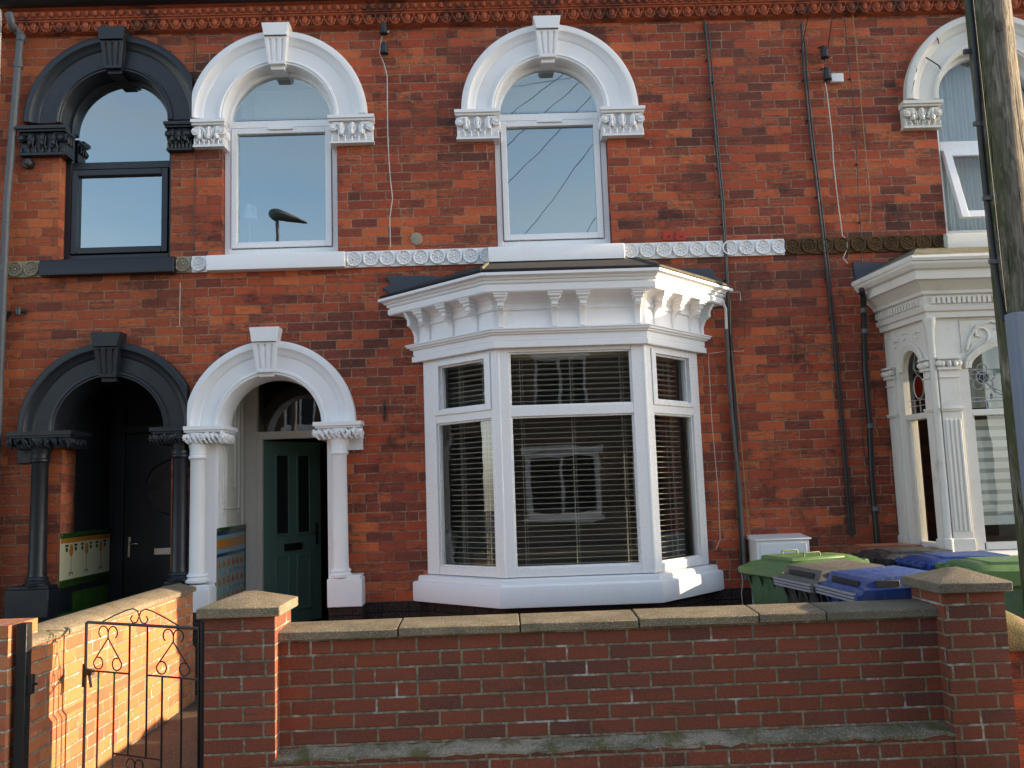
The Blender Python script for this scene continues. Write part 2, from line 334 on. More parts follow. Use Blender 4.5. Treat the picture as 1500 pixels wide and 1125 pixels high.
def plate(name,outer,holes,y0,y1,mat,parent=None):
    cu=bpy.data.curves.new('c','CURVE'); cu.dimensions='2D'; cu.fill_mode='BOTH'; cu.extrude=(y1-y0)/2
    for pts in [outer]+holes:
        sp=cu.splines.new('POLY'); sp.points.add(len(pts)-1)
        for q,(x,z) in zip(sp.points,pts): q.co=(x,z,0,1)
        sp.use_cyclic_u=True
    tmp=bpy.data.objects.new('t',cu); COL.objects.link(tmp)
    me0=tmp.to_mesh(); me=me0.copy(); tmp.to_mesh_clear(); bpy.data.objects.remove(tmp); bpy.data.curves.remove(cu)
    o0=ORG.get(parent.name,Vector()) if parent else Vector()
    for v in me.vertices: x,z,d=v.co; v.co=Vector((x,(y0+y1)/2+d,z))-o0
    bm=bmesh.new(); bm.from_mesh(me); bmesh.ops.remove_doubles(bm,verts=bm.verts,dist=1e-5); bmesh.ops.recalc_face_normals(bm,faces=bm.faces[:]); bm.to_mesh(me); bm.free()
    me.name=name; me.materials.clear()
    return link(name,me,mat,parent,0,False,o0)
def arcpts(cx,cz,r,a0,a1,n=28): return [(cx+r*math.cos(a0+(a1-a0)*i/n),cz+r*math.sin(a0+(a1-a0)*i/n)) for i in range(n+1)]
def archhole(cx,z0,cz,r): return [(cx-r,z0)]+[(x,z) for x,z in reversed(arcpts(cx,cz,r,0,PI))]+[(cx+r,z0)]
# ------------------------------------------------------------------ world, sun
SUN_AZ=-.6   # degrees the sun stands in front of the terrace line
SUN_EL=12.5
w=bpy.data.worlds.new('World'); SC.world=w; w.use_nodes=True; nt=w.node_tree
bg=nt.nodes['Background']; sky=nt.nodes.new('ShaderNodeTexSky'); sky.sky_type='NISHITA'; sky.sun_disc=False
sd=Vector((math.cos(R(SUN_AZ))*math.cos(R(SUN_EL)),-math.sin(R(SUN_AZ))*math.cos(R(SUN_EL)),math.sin(R(SUN_EL))))
sky.sun_elevation=R(SUN_EL); sky.sun_rotation=math.atan2(sd.x,sd.y); sky.dust_density=.8; sky.ozone_density=1.9; sky.air_density=1.0
# cloud-like noise added to grey and brighten the sky's light and reflections
tc=nt.nodes.new('ShaderNodeTexCoord'); mp=nt.nodes.new('ShaderNodeMapping'); mp.inputs['Scale'].default_value=(1.2,1.2,4.5); nt.links.new(tc.outputs['Generated'],mp.inputs[0])
cn=nt.nodes.new('ShaderNodeTexNoise'); cn.inputs['Scale'].default_value=2.2; cn.inputs['Detail'].default_value=6; nt.links.new(mp.outputs[0],cn.inputs['Vector'])
cr=nt.nodes.new('ShaderNodeMapRange'); cr.inputs[1].default_value=.35; cr.inputs[2].default_value=.7; cr.inputs[3].default_value=.22; cr.inputs[4].default_value=.62; nt.links.new(cn.outputs[0],cr.inputs[0])
bw=nt.nodes.new('ShaderNodeRGBToBW'); nt.links.new(sky.outputs[0],bw.inputs[0])
ml=nt.nodes.new('ShaderNodeMath'); ml.operation='MULTIPLY'; ml.inputs[1].default_value=1.25; nt.links.new(bw.outputs[0],ml.inputs[0])
mx=nt.nodes.new('ShaderNodeMix'); mx.data_type='RGBA'; nt.links.new(cr.outputs[0],mx.inputs[0]); nt.links.new(sky.outputs[0],mx.inputs[6]); nt.links.new(ml.outputs[0],mx.inputs[7])
nt.links.new(mx.outputs[2],bg.inputs[0]); bg.inputs[1].default_value=.15
sl=bpy.data.lights.new('sun','SUN'); sl.energy=4.2; sl.angle=R(.5); sl.color=(1.,.76,.50)
so=bpy.data.objects.new('sun',sl); COL.objects.link(so); so.rotation_euler=(-sd).to_track_quat('-Z','Y').to_euler()
SC.view_settings.view_transform='Standard'; SC.view_settings.look='None'; SC.view_settings.exposure=1.68; SC.view_settings.gamma=1.
# ------------------------------------------------------------------ ground
g=MB().box(-60,60,-30,60,-.9,-.34).build('ground','asphalt'); struct(g)
struct(MB().box(-40,40,-5.6,-3.2,-.335,-.27).build('pavement','paving',bevel=.01))
struct(MB().box(-40,40,-16.2,-13.8,-.335,-.27).build('opposite_pavement','paving'))
struct(MB().box(-40,40,-5.73,-5.605,-.335,-.262).build('kerb','coping_dark',bevel=.01))
struct(MB().box(-2.58,-1.15,-3.19,.9,-.335,-.252).build('path','paving'))
struct(MB().box(-1.145,8.2,-3.19,.0,-.335,-.262).build('front_yard','paving'))
struct(MB().box(-8.2,-2.6,-3.19,.95,-.335,-.262).build('neighbouring_yard','paving'))
# ------------------------------------------------------------------ the three houses
PX=-2.735; PX2=2.715
H1=thing('terraced_house',(-5.4,0,-.25),'terraced brick house at the left with black painted arches, window and door','house','terraced houses in the row')
H2=thing('terraced_house',(0,0,-.25),'terraced brick house in the middle with bright white arches and white bay window','house','terraced houses in the row')
H3=thing('terraced_house',(5.4,0,-.25),'terraced brick house at the right with old cream trim and stained glass bay window','house','terraced houses in the row')
ZC=4.91; W1X,W2X,W3X,WBX=-1.955,.587,4.79,-3.475
DX,DBX,DZ=-2.035,-3.475,2.03
TOP=6.25
plate('brick_wall',[(PX,-.3),(PX2,-.3),(PX2,TOP),(PX,TOP)],[archhole(W1X,3.6,ZC,.535),archhole(W2X,3.6,ZC,.535),archhole(DX,-.25,DZ,.5),[(-.6,.3),(1.78,.3),(1.78,2.9),(-.6,2.9)]],0,.26,'brick',H2)
plate('brick_wall',[(-9.,-.3),(PX-.002,-.3),(PX-.002,TOP),(-9.,TOP)],[archhole(WBX,3.6,ZC,.515),[(DBX-.43,-.25),(DBX-.43,1.95)]+[(x,z) for x,z in reversed(arcpts(DBX,DZ,.51,0,PI))]+[(DBX+.51,2.03),(DBX+.545,1.95),(DBX+.545,-.25)]],0,.26,'brick_light',H1)
plate('brick_wall',[(PX2+.002,-.3),(8.3,-.3),(8.3,TOP),(PX2+.002,TOP)],[archhole(W3X,3.6,ZC,.535),[(3.72,.3),(5.8,.3),(5.8,2.9),(3.72,2.9)]],0,.26,'brick',H3)
for H,x0,x1 in ((H1,-9.,PX),(H2,PX,PX2),(H3,PX2,8.3)):
    MB().prism([(-.28,6.15),(3.6,9.2),(7.5,6.15),(7.5,6.0),(.3,6.0),(.3,6.1)],x0+.002,x1-.002,lambda p,q,d:(d,p,q)).build('roof','slate',H)
    b=MB()
    prof=[(-.25,6.055),(-.25,6.15),(-.02,6.15),(-.02,6.0),(-.16,6.0),(-.21,6.015)]
    b.prism(prof,x0+.002,x1-.002,lambda p,q,d:(d,p,q)); b.build('gutter','dark_metal',H)
    b=MB()   # egg and dart with a row of balls above
    b.prism([(-.0,5.785),(-.035,5.795),(-.045,5.80),(-.05,5.87),(-.085,5.893),(-.085,5.905),(-.10,5.91),(-.10,5.985),(-.14,6.0),(0,6.0)],x0,x1,lambda p,q,d:(d,p,q))
    x=math.ceil((x0+.03)/.121)*.121
    while x<min(x1,5.6)-.02:
        if x>max(x0,-5.):
            b.ell((x,-.062,5.850),(.033,.034,.044),10,8)
            b.tube([(x+.045*math.cos(a),-.068-.02*(math.sin(a)+1)*.5,5.855+.056*math.sin(a)) for a in [PI*(1+k/8) for k in range(9)]],.009,5)
            b.tube([(x+.0605,-.082,5.888),(x+.0605,-.06,5.812)],.006,4)
        x+=.121
    x=math.ceil((x0+.025)/.081)*.081
    while x<min(x1,5.6)-.015:
        if x>max(x0,-5.): b.ell((x,-.108,5.948),(.027,.028,.030),8,6)
        x+=.081
    b.build('eaves_moulding','terracotta',H)
# ---- string course of round flower plaques
def rosettes(x0,x1,xs,mat,H,z=3.538):
    b=MB(); b.box(x0,x1,-.022,.003,3.462,3.612)
    for x in xs:
        b.lathe((x,-.022,z),[(.0715,0),(.0725,-.012),(.068,-.021),(.06,-.02),(.055,-.008),(.02,-.006),(.0,-.006)],22,'y')
        for k in range(8):
            a=PI/4*k+.2; rot=Matrix.Rotation(-a,3,'Y')
            b.ell((x+.034*math.cos(a),-.03,z+.034*math.sin(a)),(.021,.008,.009),6,4,rot)
        b.ell((x,-.031,z),(.012,.012,.012),8,5)
    cl=[((x1,0,0),(1,0,0)),((x0,0,0),(-1,0,0))]
    return b.build('plaque_band',mat,H,clip=cl)
rosettes(-4.45,-4.105,[-4.36,-4.21],'cream_tile',H1)
rosettes(-2.893,-2.76,[-2.838],'cream_tile',H1)
rosettes(PX-.02,-2.60,[-2.69],'white',H2)
rosettes(-1.343,-.037,[-1.27+.1535*k for k in range(9)],'white',H2)
rosettes(1.217,PX2,[1.285+.1535*k for k in range(10)],'white',H2)
rosettes(PX2+.003,4.20,[2.79+.1535*k for k in range(10)],'brown_stone',H3)
rosettes(5.4,8.2,[5.5+.1535*k for k in range(17)],'brown_stone',H3)
# ---- arch surrounds
def surround(cx,cz,Ro,Ri,mat,H,name,clip=(),dep=.12):
    b=MB()
    prof=[(Ro,.01),(Ro,-.075),(Ro-.02,-.085),(Ro-.06,-.082),(Ro-.075,-.066),(Ro-.105,-.052),(Ro-.125,-.048),(Ro-.135,-.038),
          (Ri+.055,-.038),(Ri+.048,-.056),(Ri+.03,-.06),(Ri+.022,-.05),(Ri+.008,-.05),(Ri,-.04),(Ri-.012,dep),(Ri+.1,dep),(Ri+.1,.01)]
    b.arch(cx,cz,prof,n=56)
    return b.build(name,mat,H,clip=clip)
def keystone(cx,z0,z1,mat,H,wt=.245,wb=.15,par=None):
    b=MB(); zt=z0+(z1-z0)*.68
    def hw(z): return (wb+(wt-wb)*(z-z0)/(z1-z0))/2
    b.prism([(cx-hw(zt),zt),(cx+hw(zt),zt),(cx+hw(z1),z1),(cx-hw(z1),z1)],-.16,.0)       # top block
    b.prism([(cx-hw(zt)+.002,zt),(cx+hw(zt)-.002,zt),(cx+hw(z1)+.008,z1+.004),(cx-hw(z1)-.008,z1+.004)],-.150,.001)
    fn=lambda p,q,d:(p,d,q)
    # tapered fluted shaft leaning back to the foot
    zb=z0
    ft=[]; N=3
    def rowz(z,y):
        w_=hw(z); pts=[(cx-w_,y)]
        seg=2*w_/(N*2+1)
        for k in range(N):
            a=cx-w_+seg*(1.1+2*k)
            pts+=[(a,y),(a+.25*seg,y+.014),(a+.75*seg,y+.014),(a+seg*.95,y)]
        pts.append((cx+w_,y)); return [(x,yy,z) for x,yy in pts]
    def plain(z,y):
        return [(x,y,z) for x,_,_ in rowz(z,y)]
    rows=[plain(zt,-.135),plain(zt-.02,-.133),rowz(zt-.035,-.131),rowz(z0+.04,-.108),plain(z0+.028,-.107),plain(z0,-.105)]
    full=[[ (r[0][0],.0,r[0][2]) ]+r+[(r[-1][0],.0,r[-1][2])] for r in rows]
    b.grid(full,True,True)
    b.box(cx-wb*.42,cx+wb*.42,-.06,.12,z0-.035,z0+.05)
    return b.build('keystone',mat,H,bevel=.003)
def capital(x0,x1,z0,z1,mat,H,clip=(),inner=0,seed=1):
    """window impost: slab above a band of curled leaves between two scrolls, turning back along the reveal"""
    rn=random.Random(seed); b=MB(); h=z1-z0
    b.prism([(x0-.0,-.0),(x1,-.0),(x1+.008,-.125),(x0-.008,-.125)],z1-.03,z1,lambda p,q,d:(p,q,d))
    b.prism([(x0,.1),(x1,.1),(x1,-.105),(x0,-.105)],z1-.05,z1-.03,lambda p,q,d:(p,q,d))
    b.prism([(x0+.012,.1),(x1-.012,.1),(x1-.012,-.06),(x0+.012,-.06)],z0+.03,z1-.045,lambda p,q,d:(p,q,d))
    b.prism([(x0+.005,.1),(x1-.005,.1),(x1-.005,-.075),(x0+.005,-.075)],z0,z0+.022,lambda p,q,d:(p,q,d))
    w_=x1-x0; zc=z1-.11
    for sx,dr in ((x0+.035,1),(x1-.035,-1)):
        b.lathe((sx,-.075,zc),[(.036,.03),(.040,-.01),(.036,-.028),(.028,-.022),(.022,-.02),(.018,-.034),(.0,-.036)],14,'y')
        b.tube([(sx+dr*.0,-.08,zc+.04),(sx+dr*.05,-.09,zc+.035),(sx+dr*.085,-.085,zc+.0),(sx+dr*.09,-.075,zc-.05)],.014,6)
    n=3
    for k in range(n):
        x=x0+w_*(k+1)/(n+1)+rn.uniform(-.006,.006)
        b.ell((x,-.075,zc+.01),(.023,.03,.05),8,7); b.ell((x,-.092,zc-.045),(.018,.024,.03),8,6)
        for s_ in (-1,1): b.tube([(x+s_*.014,-.08,zc+.045),(x+s_*.03,-.085,zc),(x+s_*.016,-.08,zc-.06),(x+s_*.03,-.07,zc-.09)],.008,5)
    for k in range(7):
        x=x0+.02+(w_-.04)*k/6; b.tube([(x,-.07,z0+.075),(x+.004,-.078,z0+.045),(x,-.07,z0+.02)],.0075,5)
    sy=x1-.006 if inner>0 else x0+.006
    for k in range(3):      # leaves on the face towards the opening
        b.ell((sy,-.03+.045*k,zc),(.018,.018,.05),6,6)
    return b.build('capital',mat,H,clip=clip)
CLR=[((PX-.012,0,0),(1,0,0))]; CLL=[((PX-.010,0,0),(-1,0,0))]
for cx,H,mat,clip in ((W1X,H2,'white',CLL),(W2X,H2,'white',()),(WBX,H1,'black',CLR),(W3X,H3,'old_white',())):
    surround(cx,ZC+.01,.83,.51 if mat!='black' else .49,mat,H,'window_arch',clip)
    keystone(cx,5.41,5.79,mat,H)
capital(-2.742,-2.44,4.635,4.885,'white',H2,CLL,1,1); capital(-1.475,-1.06,4.635,4.89,'white',H2,(),-1,2)
capital(-.30,.11,4.64,4.91,'white',H2,(),1,3); capital(1.06,1.465,4.635,4.9,'white',H2,(),-1,4)
capital(-4.335,-3.90,4.60,4.865,'black',H1,(),1,5); capital(-2.985,-2.74,4.61,4.87,'black',H1,CLR,-1,6)
capital(3.905,4.27,4.63,4.88,'old_white',H3,(),1,7); capital(5.31,5.68,4.63,4.88,'old_white',H3,(),-1,8)
for pts in ([(1371,53),(1374,58),(1375,64)],[(1340,97),(1343,102),(1341,106)],[(1356,84),(1366,90),(1375,96),(1378,101)],[(1339,118),(1337,128),(1335,136)]):
    MB().tube([P(u_,v_,-.078) for u_,v_ in pts],.006,5).build('crack','slot',H3)
# ---- sills
for x0,x1,H,mat in ((-2.60,-1.345,H2,'white'),(-.035,1.217,H2,'white'),(-4.107,-2.895,H1,'black'),(4.205,5.38,H3,'old_white')):
    MB().prism([(-.10,3.455),(-.10,3.575),(-.085,3.60),(.2,3.635),(.2,3.455)],x0,x1,lambda p,q,d:(d,p,q)).build('sill',mat,H,bevel=.004)
# ---- upstairs windows
def frame_ring(b,cx,x0,x1,z0,z1,t,y0,y1):
    b.box(x0,x0+t,y0,y1,z0,z1); b.box(x1-t,x1,y0,y1,z0,z1); b.box(x0+t,x1-t,y0+.0006,y1,z1-t,z1); b.box(x0+t,x1-t,y0+.0006,y1,z0,z0+t)
def up_window(cx,H,mat,y=.075,h=.53,black=False):
    zt=4.88 if not black else 4.53
    b=MB()
    b.arch(cx,ZC,[(h,y),(h,y+.09),(h-.062,y+.09),(h-.062,y+.022),(h-.052,y)],n=40,down=ZC-3.62)
    b.box(cx-h+.055,cx+h-.055,y+.004,y+.085,3.62,3.69)                # bottom rail
    b.box(cx-h+.055,cx+h-.055,y+.002,y+.085,zt-.012,zt+.055)          # transom
    f=b.build('window',mat,H,bevel=.003)
    b=MB(); x0,x1=cx-h+.062,cx+h-.062; frame_ring(b,cx,x0,x1,3.70,zt-.02,.055 if not black else .058,y-.012,y+.06)
    b.build('sash',mat,f,bevel=.004)
    if mat=='upvc' and H is H2:
        MB().box(cx-.12,cx+.115,y-.03,y-.013,zt-.045,zt-.022).build('trickle_vent',mat,f,bevel=.003)
    b=MB(); b.add([(x0+.03,y+.03,3.74),(x1-.03,y+.03,3.74),(x1-.03,y+.03,zt-.06),(x0+.03,y+.03,zt-.06)],[(0,1,2,3)]); b.build('pane','glass',f)
    r=h-.055; zb=zt+.05
    pts=[(cx+r*math.cos(a),y+.028,ZC+r*math.sin(a)) for a in [PI*i/36 for i in range(37)]]
    pts=[(cx+r,y+.028,zb)]*(zb<ZC-.01)+pts+[(cx-r,y+.028,zb)]*(zb<ZC-.01)
    if zb>=ZC-.01: pts=[p for p in pts if p[2]>=zb-.004]
    b=MB(); b.add(pts,[tuple(range(len(pts)))]); b.build('pane','glass',f)
    # room behind
    b=MB(); b.add([(cx-1.2,.27,3.0),(cx+1.2,.27,3.0),(cx+1.2,3.4,3.0),(cx-1.2,3.4,3.0),(cx-1.2,.27,5.7),(cx+1.2,.27,5.7),(cx+1.2,3.4,5.7),(cx-1.2,3.4,5.7)],[(0,1,2,3),(4,5,6,7),(0,3,7,4),(1,2,6,5),(2,3,7,6)])
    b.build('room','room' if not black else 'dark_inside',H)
    return f
wa=up_window(W1X,H2,'upvc'); wb_=up_window(W2X,H2,'upvc'); wk=up_window(WBX,H1,'anthracite',.11,.51,True)
for cx,f in ((W1X,wa),(W2X,wb_)):   # pale roller blind half down behind the fanlight
    MB().box(cx-.44,cx+.44,.30,.306,5.06,5.34).build('blind','roller',f); 
    b=MB(); rows=[[(cx-.44+.88*k/60,.31+.012*math.sin(k*1.7)+.006*math.sin(k*4.1),z) for k in range(61)] for z in (4.96,5.06+.0)]
    b.grid(rows); b.build('blind_hem','roller2',f)
# right house upstairs window: fixed arch light, top-hung sash pushed open
b=MB(); y=.07; h=.53
b.arch(W3X,ZC,[(h,y),(h,y+.09),(h-.055,y+.09),(h-.055,y+.02),(h-.045,y)],n=40,down=ZC-3.62)
b.box(W3X-.48,W3X+.48,y+.003,y+.085,4.455,4.545); b.box(W3X-.48,W3X+.48,y+.003,y+.085,3.62,3.67)
w3=b.build('window','upvc',H3,bevel=.003)
pts=[(W3X+.475*math.cos(a),y+.03,ZC+.475*math.sin(a)) for a in [PI*i/36 for i in range(37)]]
MB().add([(W3X+.475,y+.03,4.54)]+pts+[(W3X-.475,y+.03,4.54)],[tuple(range(39))]).build('pane','glass_bay',w3)
ang=R(17); 
def tilt(x,d,z):  # hinged along z=4.455
    dz=z-4.455; return (x, y-.01+d*math.cos(ang)+dz*math.sin(ang), 4.455+dz*math.cos(ang)+d*math.sin(ang)*.0)
b=MB()
for q in ((W3X-.47,W3X-.40,3.69,4.45),(W3X+.40,W3X+.47,3.69,4.45)): b.box(q[0],q[1],-.02,.035,q[2],q[3],tilt)
b.box(W3X-.40,W3X+.40,-.019,.035,3.69,3.76,tilt); b.box(W3X-.40,W3X+.40,-.019,.035,4.38,4.45,tilt)
b.build('sash','upvc',w3,bevel=.003)
MB().add([tilt(W3X-.41,.01,3.74),tilt(W3X+.41,.01,3.74),tilt(W3X+.41,.01,4.4),tilt(W3X-.41,.01,4.4)],[(0,1,2,3)]).build('pane','glass_bay',w3)
b=MB(); b.add([(W3X-1,.27,3.0),(W3X+1,.27,3.0),(W3X+1,3.4,3.0),(W3X-1,3.4,3.0),(W3X-1,.27,5.7),(W3X+1,.27,5.7),(W3X+1,3.4,5.7),(W3X-1,3.4,5.7)],[(0,1,2,3),(4,5,6,7),(0,3,7,4),(1,2,6,5),(2,3,7,6)]); b.build('room','room',H3)
def curtain(x0,x1,z0,z1,y,mat,parent,name='curtain',n=150,amp=.014,f=1.9):
    b=MB(); rows=[[(x0+(x1-x0)*k/n,y+amp*math.sin(k*.55*f)+amp*.5*math.sin(k*.23*f+1),z) for k in range(n+1)] for z in (z0,(z0+z1)/2,z1)]
    b.grid(rows); return b.build(name,mat,parent)
curtain(W3X-.52,W3X+.52,3.62,5.45,.24,'curtain',w3)
# ---- porches
def door_surround(cx,Ri,Ro,mat,H,clip):
    surround(cx,DZ,Ro,Ri,mat,H,'door_arch',clip,.272); keystone(cx-.03 if mat=='white' else cx,2.505,2.905,mat,H,.25,.155)
door_surround(DX,.455,.765,'white',H2,[((PX-.03,0,0),(-1,0,0))]); door_surround(DBX,.485,.80,'black',H1,[((PX-.035,0,0),(1,0,0))])
def door_capital(x0,x1,xc,mat,H,seed,clip=(),zt=2.035):
    rn=random.Random(seed); b=MB(); y1=.22
    b.prism([(x0,y1),(x1,y1),(x1,-.20),(x0,-.20)],zt-.035,zt,lambda p,q,d:(p,q,d))
    b.prism([(x0+.015,y1),(x1-.015,y1),(x1-.015,-.18),(x0+.015,-.18)],zt-.055,zt-.035,lambda p,q,d:(p,q,d))
    b.prism([(x0+.03,y1),(x1-.03,y1),(x1-.03,-.145),(x0+.03,-.145)],zt-.15,zt-.05,lambda p,q,d:(p,q,d))
    b.lathe((xc,-.085,zt-.26),[(.068,0),(.072,.03),(.08,.07),(.09,.12),(.10,.17),(.10,.2)],20)
    n=9
    for k in range(n):
        x=x0+.02+(x1-x0-.04)*k/(n-1)
        rot=Matrix.Rotation(rn.uniform(-.9,.9),3,'Y')
        b.ell((x,-.168+rn.uniform(-.010,.008),zt-.10+rn.uniform(-.02,.02)),(.022,.024,.042),8,6,rot)
        b.tube([(x-.02,-.175,zt-.07),(x,-.195,zt-.10),(x+.022,-.185,zt-.135),(x+.03,-.165,zt-.15)],.010,5)
        if k%4==0:
            for j in range(6):
                a=j*PI/3; b.ell((x+.02*math.cos(a),-.188,zt-.10+.02*math.sin(a)),(.013,.012,.013),6,4)
            b.ell((x,-.203,zt-.10),(.012,.012,.012),6,4)
    for sd_,xx in ((1,x1-.02),(-1,x0+.02)):
        for k in range(4):
            rot=Matrix.Rotation(rn.uniform(-.8,.8),3,'X'); b.ell((xx,-.11+.07*k,zt-.10),(.022,.026,.04),7,6,rot)
    return b.build('capital',mat,H,clip=clip)
def column(xc,mat,H,z0=.70,z1=1.79,r=.067):
    b=MB()
    b.lathe((xc,-.10,0),[(r+.012,z0-.03),(r+.034,z0-.02),(r+.036,z0+.0),(r+.018,z0+.012),(r+.014,z0+.022),(r+.024,z0+.032),(r+.02,z0+.045),(r+.006,z0+.055),
        (r+.002,z0+.09),(r,z0+.4),(r-.004,z1-.06),(r+.004,z1-.045),(r+.014,z1-.035),(r+.014,z1-.022),(r+.002,z1-.01),(r+.004,z1+.02)],28)
    return b.build('column',mat,H)
door_capital(-2.775,-2.40,-2.66,'white',H2,3,[((-2.76,0,0),(-1,0,0))]); door_capital(-1.625,-1.20,-1.41,'white',H2,4)
door_capital(-4.30,-3.735,-4.045,'black',H1,5); door_capital(-3.055,-2.763,-2.81,'black',H1,6,[((-2.764,0,0),(1,0,0))])
column(-2.66,'white',H2); column(-1.41,'white',H2); column(-4.045,'black',H1,.72,1.81,.072); column(-2.815,'black',H1,.72,1.81,.066)
def plinth(x0,x1,mat,H,z1=.68,z0=.43,y=-.19,back=.25):
    b=MB(); b.prism([(x0,back),(x1,back),(x1,y),(x0,y)],z0,z1-.05,lambda p,q,d:(p,q,d)); b.prism([(x0+.012,back),(x1-.012,back),(x1-.012,y+.012),(x0+.012,y+.012)],z1-.05,z1-.022,lambda p,q,d:(p,q,d))
    return b.build('column_base',mat,H,bevel=.006)
plinth(-2.755,-2.525,'white',H2); plinth(-1.515,-1.215,'white',H2,.72); plinth(-4.275,-3.90,'black',H1,.72); plinth(-2.93,-2.757,'black',H1,.72)
MB().box(-1.42,-1.213,-.03,.0,1.785,1.99).build('corner_block','white',H2,bevel=.005)
MB().box(-4.29,-4.06,-.03,.0,1.765,1.99).build('corner_block','black',H1,bevel=.005)
for q in ((-2.758,-2.53,-.16,.428),(-1.51,-1.218,-.16,.428),(-1.217,-.62,-.022,.44),(1.80,PX2,-.022,.445)): MB().box(q[0],q[1],q[2],.0,-.3,q[3]).build('black_plinth','brick_black',H2)
for q in ((-4.28,-3.90),(-2.93,-2.764)): MB().box(q[0],q[1],-.16,.0,-.3,.428).build('black_plinth','brick_black',H1)
# white reveals beside the columns
b=MB(); b.prism([(-2.735,-.018),(-2.524,-.018),(-2.524,.001),(-2.735,.001)],.66,1.90,lambda p,q,d:(p,q,d)); b.build('door_reveal','white',H2,bevel=.004)
MB().box(-2.62,-2.513,.0015,.262,1.125,1.90).build('door_reveal','white',H2,bevel=.004)
MB().box(-1.535,-1.47,-.018,.262,.66,1.90).build('door_reveal','white',H2,bevel=.004)
# white house porch: painted left wall with raised mouldings above a tiled dado
YD=.86
b=MB(); b.box(-2.62,-2.512,.262,YD+.1,1.125,2.75); b.box(-1.52,-1.42,.262,YD+.1,-.25,2.75); b.box(-2.62,-1.42,.262,YD+.1,2.62,2.75); b.build('porch_wall','cream_paint',H2)
def rail(b,pts,r=.011): b.tube(pts,r,6)
b=MB(); xw=-2.511
rail(b,[(xw,.14,2.5),(xw,.14,1.32)]); rail(b,[(xw,.62,2.5),(xw,.62,1.32)]); rail(b,[(xw,.14,1.30),(xw,.62,1.30)])
rail(b,[(xw,.24,2.5),(xw,.24,1.50),(xw,.50,1.50),(xw,.50,2.5)],.009); rail(b,[(xw,.74,2.6),(xw,.74,1.14)],.010)
for yy in (.14,.62):
    b.ell((xw,yy,1.31),(.014,.03,.03),8,6); b.ell((xw,yy,1.36),(.012,.022,.028),8,6); b.ell((xw,yy,1.27),(.012,.018,.022),8,6)
b.build('wall_moulding','cream_paint',H2)
b=MB(); xw=-2.52
b.box(-2.62,xw,.0,YD,-.25,1.125)
b.build('tile_dado','aqua_glaze',H2)
b=MB(); b.box(-2.6,xw+.018,.002,YD,1.10,1.135); b.build('dado_rail','green_trim',H2,bevel=.005)
for z0,z1,mm in ((1.065,1.098,'blue_glaze'),(1.03,1.065,'sky_glaze'),(.945,1.03,'amber_glaze'),(.905,.945,'sky_glaze'),(.875,.905,'blue_glaze')):
    MB().box(xw-.002,xw+.004,.0,YD-.01,z0,z1).build('tile_band',mm,H2)
b=MB(); b2=MB()
for r_ in range(5):
    for k in range(6):
        yy=.06+.138*k; zz=.80-.155*r_
        b.ell((xw+.002,yy,zz),(.006,.026,.027),8,5); b.ell((xw+.002,yy,zz+.03),(.005,.010,.013),6,4)
        b2.tube([(xw+.001,yy+.03,zz-.05),(xw+.001,yy+.069,zz-.085),(xw+.001,yy+.108,zz-.05)],.006,4)
b.build('tile_motif','rust_glaze',H2); b2.build('tile_motif','sky_glaze',H2)
# door frame, fanlight, open green door
b=MB(); b.box(-2.512,-2.40,YD,YD+.09,-.25,2.62); b.box(-2.40,-2.345,YD+.004,YD+.085,-.1,1.965); b.box(-2.40,-1.50,YD+.001,YD+.09,1.965,2.04); b.box(-1.56,-1.50,YD,YD+.09,-.25,1.965)
fr=b.build('door_frame','cream_paint',H2,bevel=.004)
MB().add([(-2.40,YD+.05,2.04),(-1.5,YD+.05,2.04),(-1.5,YD+.05,2.62),(-2.40,YD+.05,2.62)],[(0,1,2,3)]).build('fanlight','glass_bay',fr)
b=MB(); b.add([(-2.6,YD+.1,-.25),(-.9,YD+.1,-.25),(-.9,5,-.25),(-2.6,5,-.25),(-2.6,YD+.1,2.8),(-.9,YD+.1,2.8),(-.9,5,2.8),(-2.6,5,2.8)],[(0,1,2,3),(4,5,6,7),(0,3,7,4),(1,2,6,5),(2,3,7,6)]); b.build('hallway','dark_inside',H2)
da=R(56); hx,hy=-2.345,YD+.05
def df(s_,d,z): return (hx+s_*math.cos(da)-d*math.sin(da),hy+s_*math.sin(da)+d*math.cos(da),z)
b=MB(); b.box(0,.78,0,.045,.11,1.955,df)
dr=b.build('front_door','door_green',H2,bevel=.004,label='green panelled front door standing ajar')
def panel(s0,s1,z0,z1,t=.022):
    b=MB(); b.box(s0,s0+t,-.012,0,z0,z1,df); b.box(s1-t,s1,-.012,0,z0,z1,df); b.box(s0+t,s1-t,-.0115,0,z0,z0+t,df); b.box(s0+t,s1-t,-.0115,0,z1-t,z1,df); return b
for s0,s1,z0,z1,gl in ((.14,.335,1.0,1.83,1),(.43,.625,1.0,1.83,1),(.14,.335,.24,.80,0),(.43,.625,.24,.80,0)):
    q=panel(s0,s1,z0,z1).build('panel_moulding','door_green',dr,bevel=.003)
    if gl: MB().box(s0+.02,s1-.02,-.003,.001,z0+.02,z1-.02,df).build('door_glass','dark_glass',dr)
MB().box(.26,.50,-.012,0,.845,.915,df).build('letterbox','dark_metal',dr,bevel=.003)
b=MB(); b.box(.70,.725,-.012,0,.88,1.10,df); b.tube([df(.712,-.03,1.0),df(.64,-.035,1.0)],.008,6); b.build('handle','dark_metal',dr)
MB().box(-2.5,-1.5,.15,YD+.1,-.25,.08).build('doorstep','coping_dark',H2,bevel=.008)
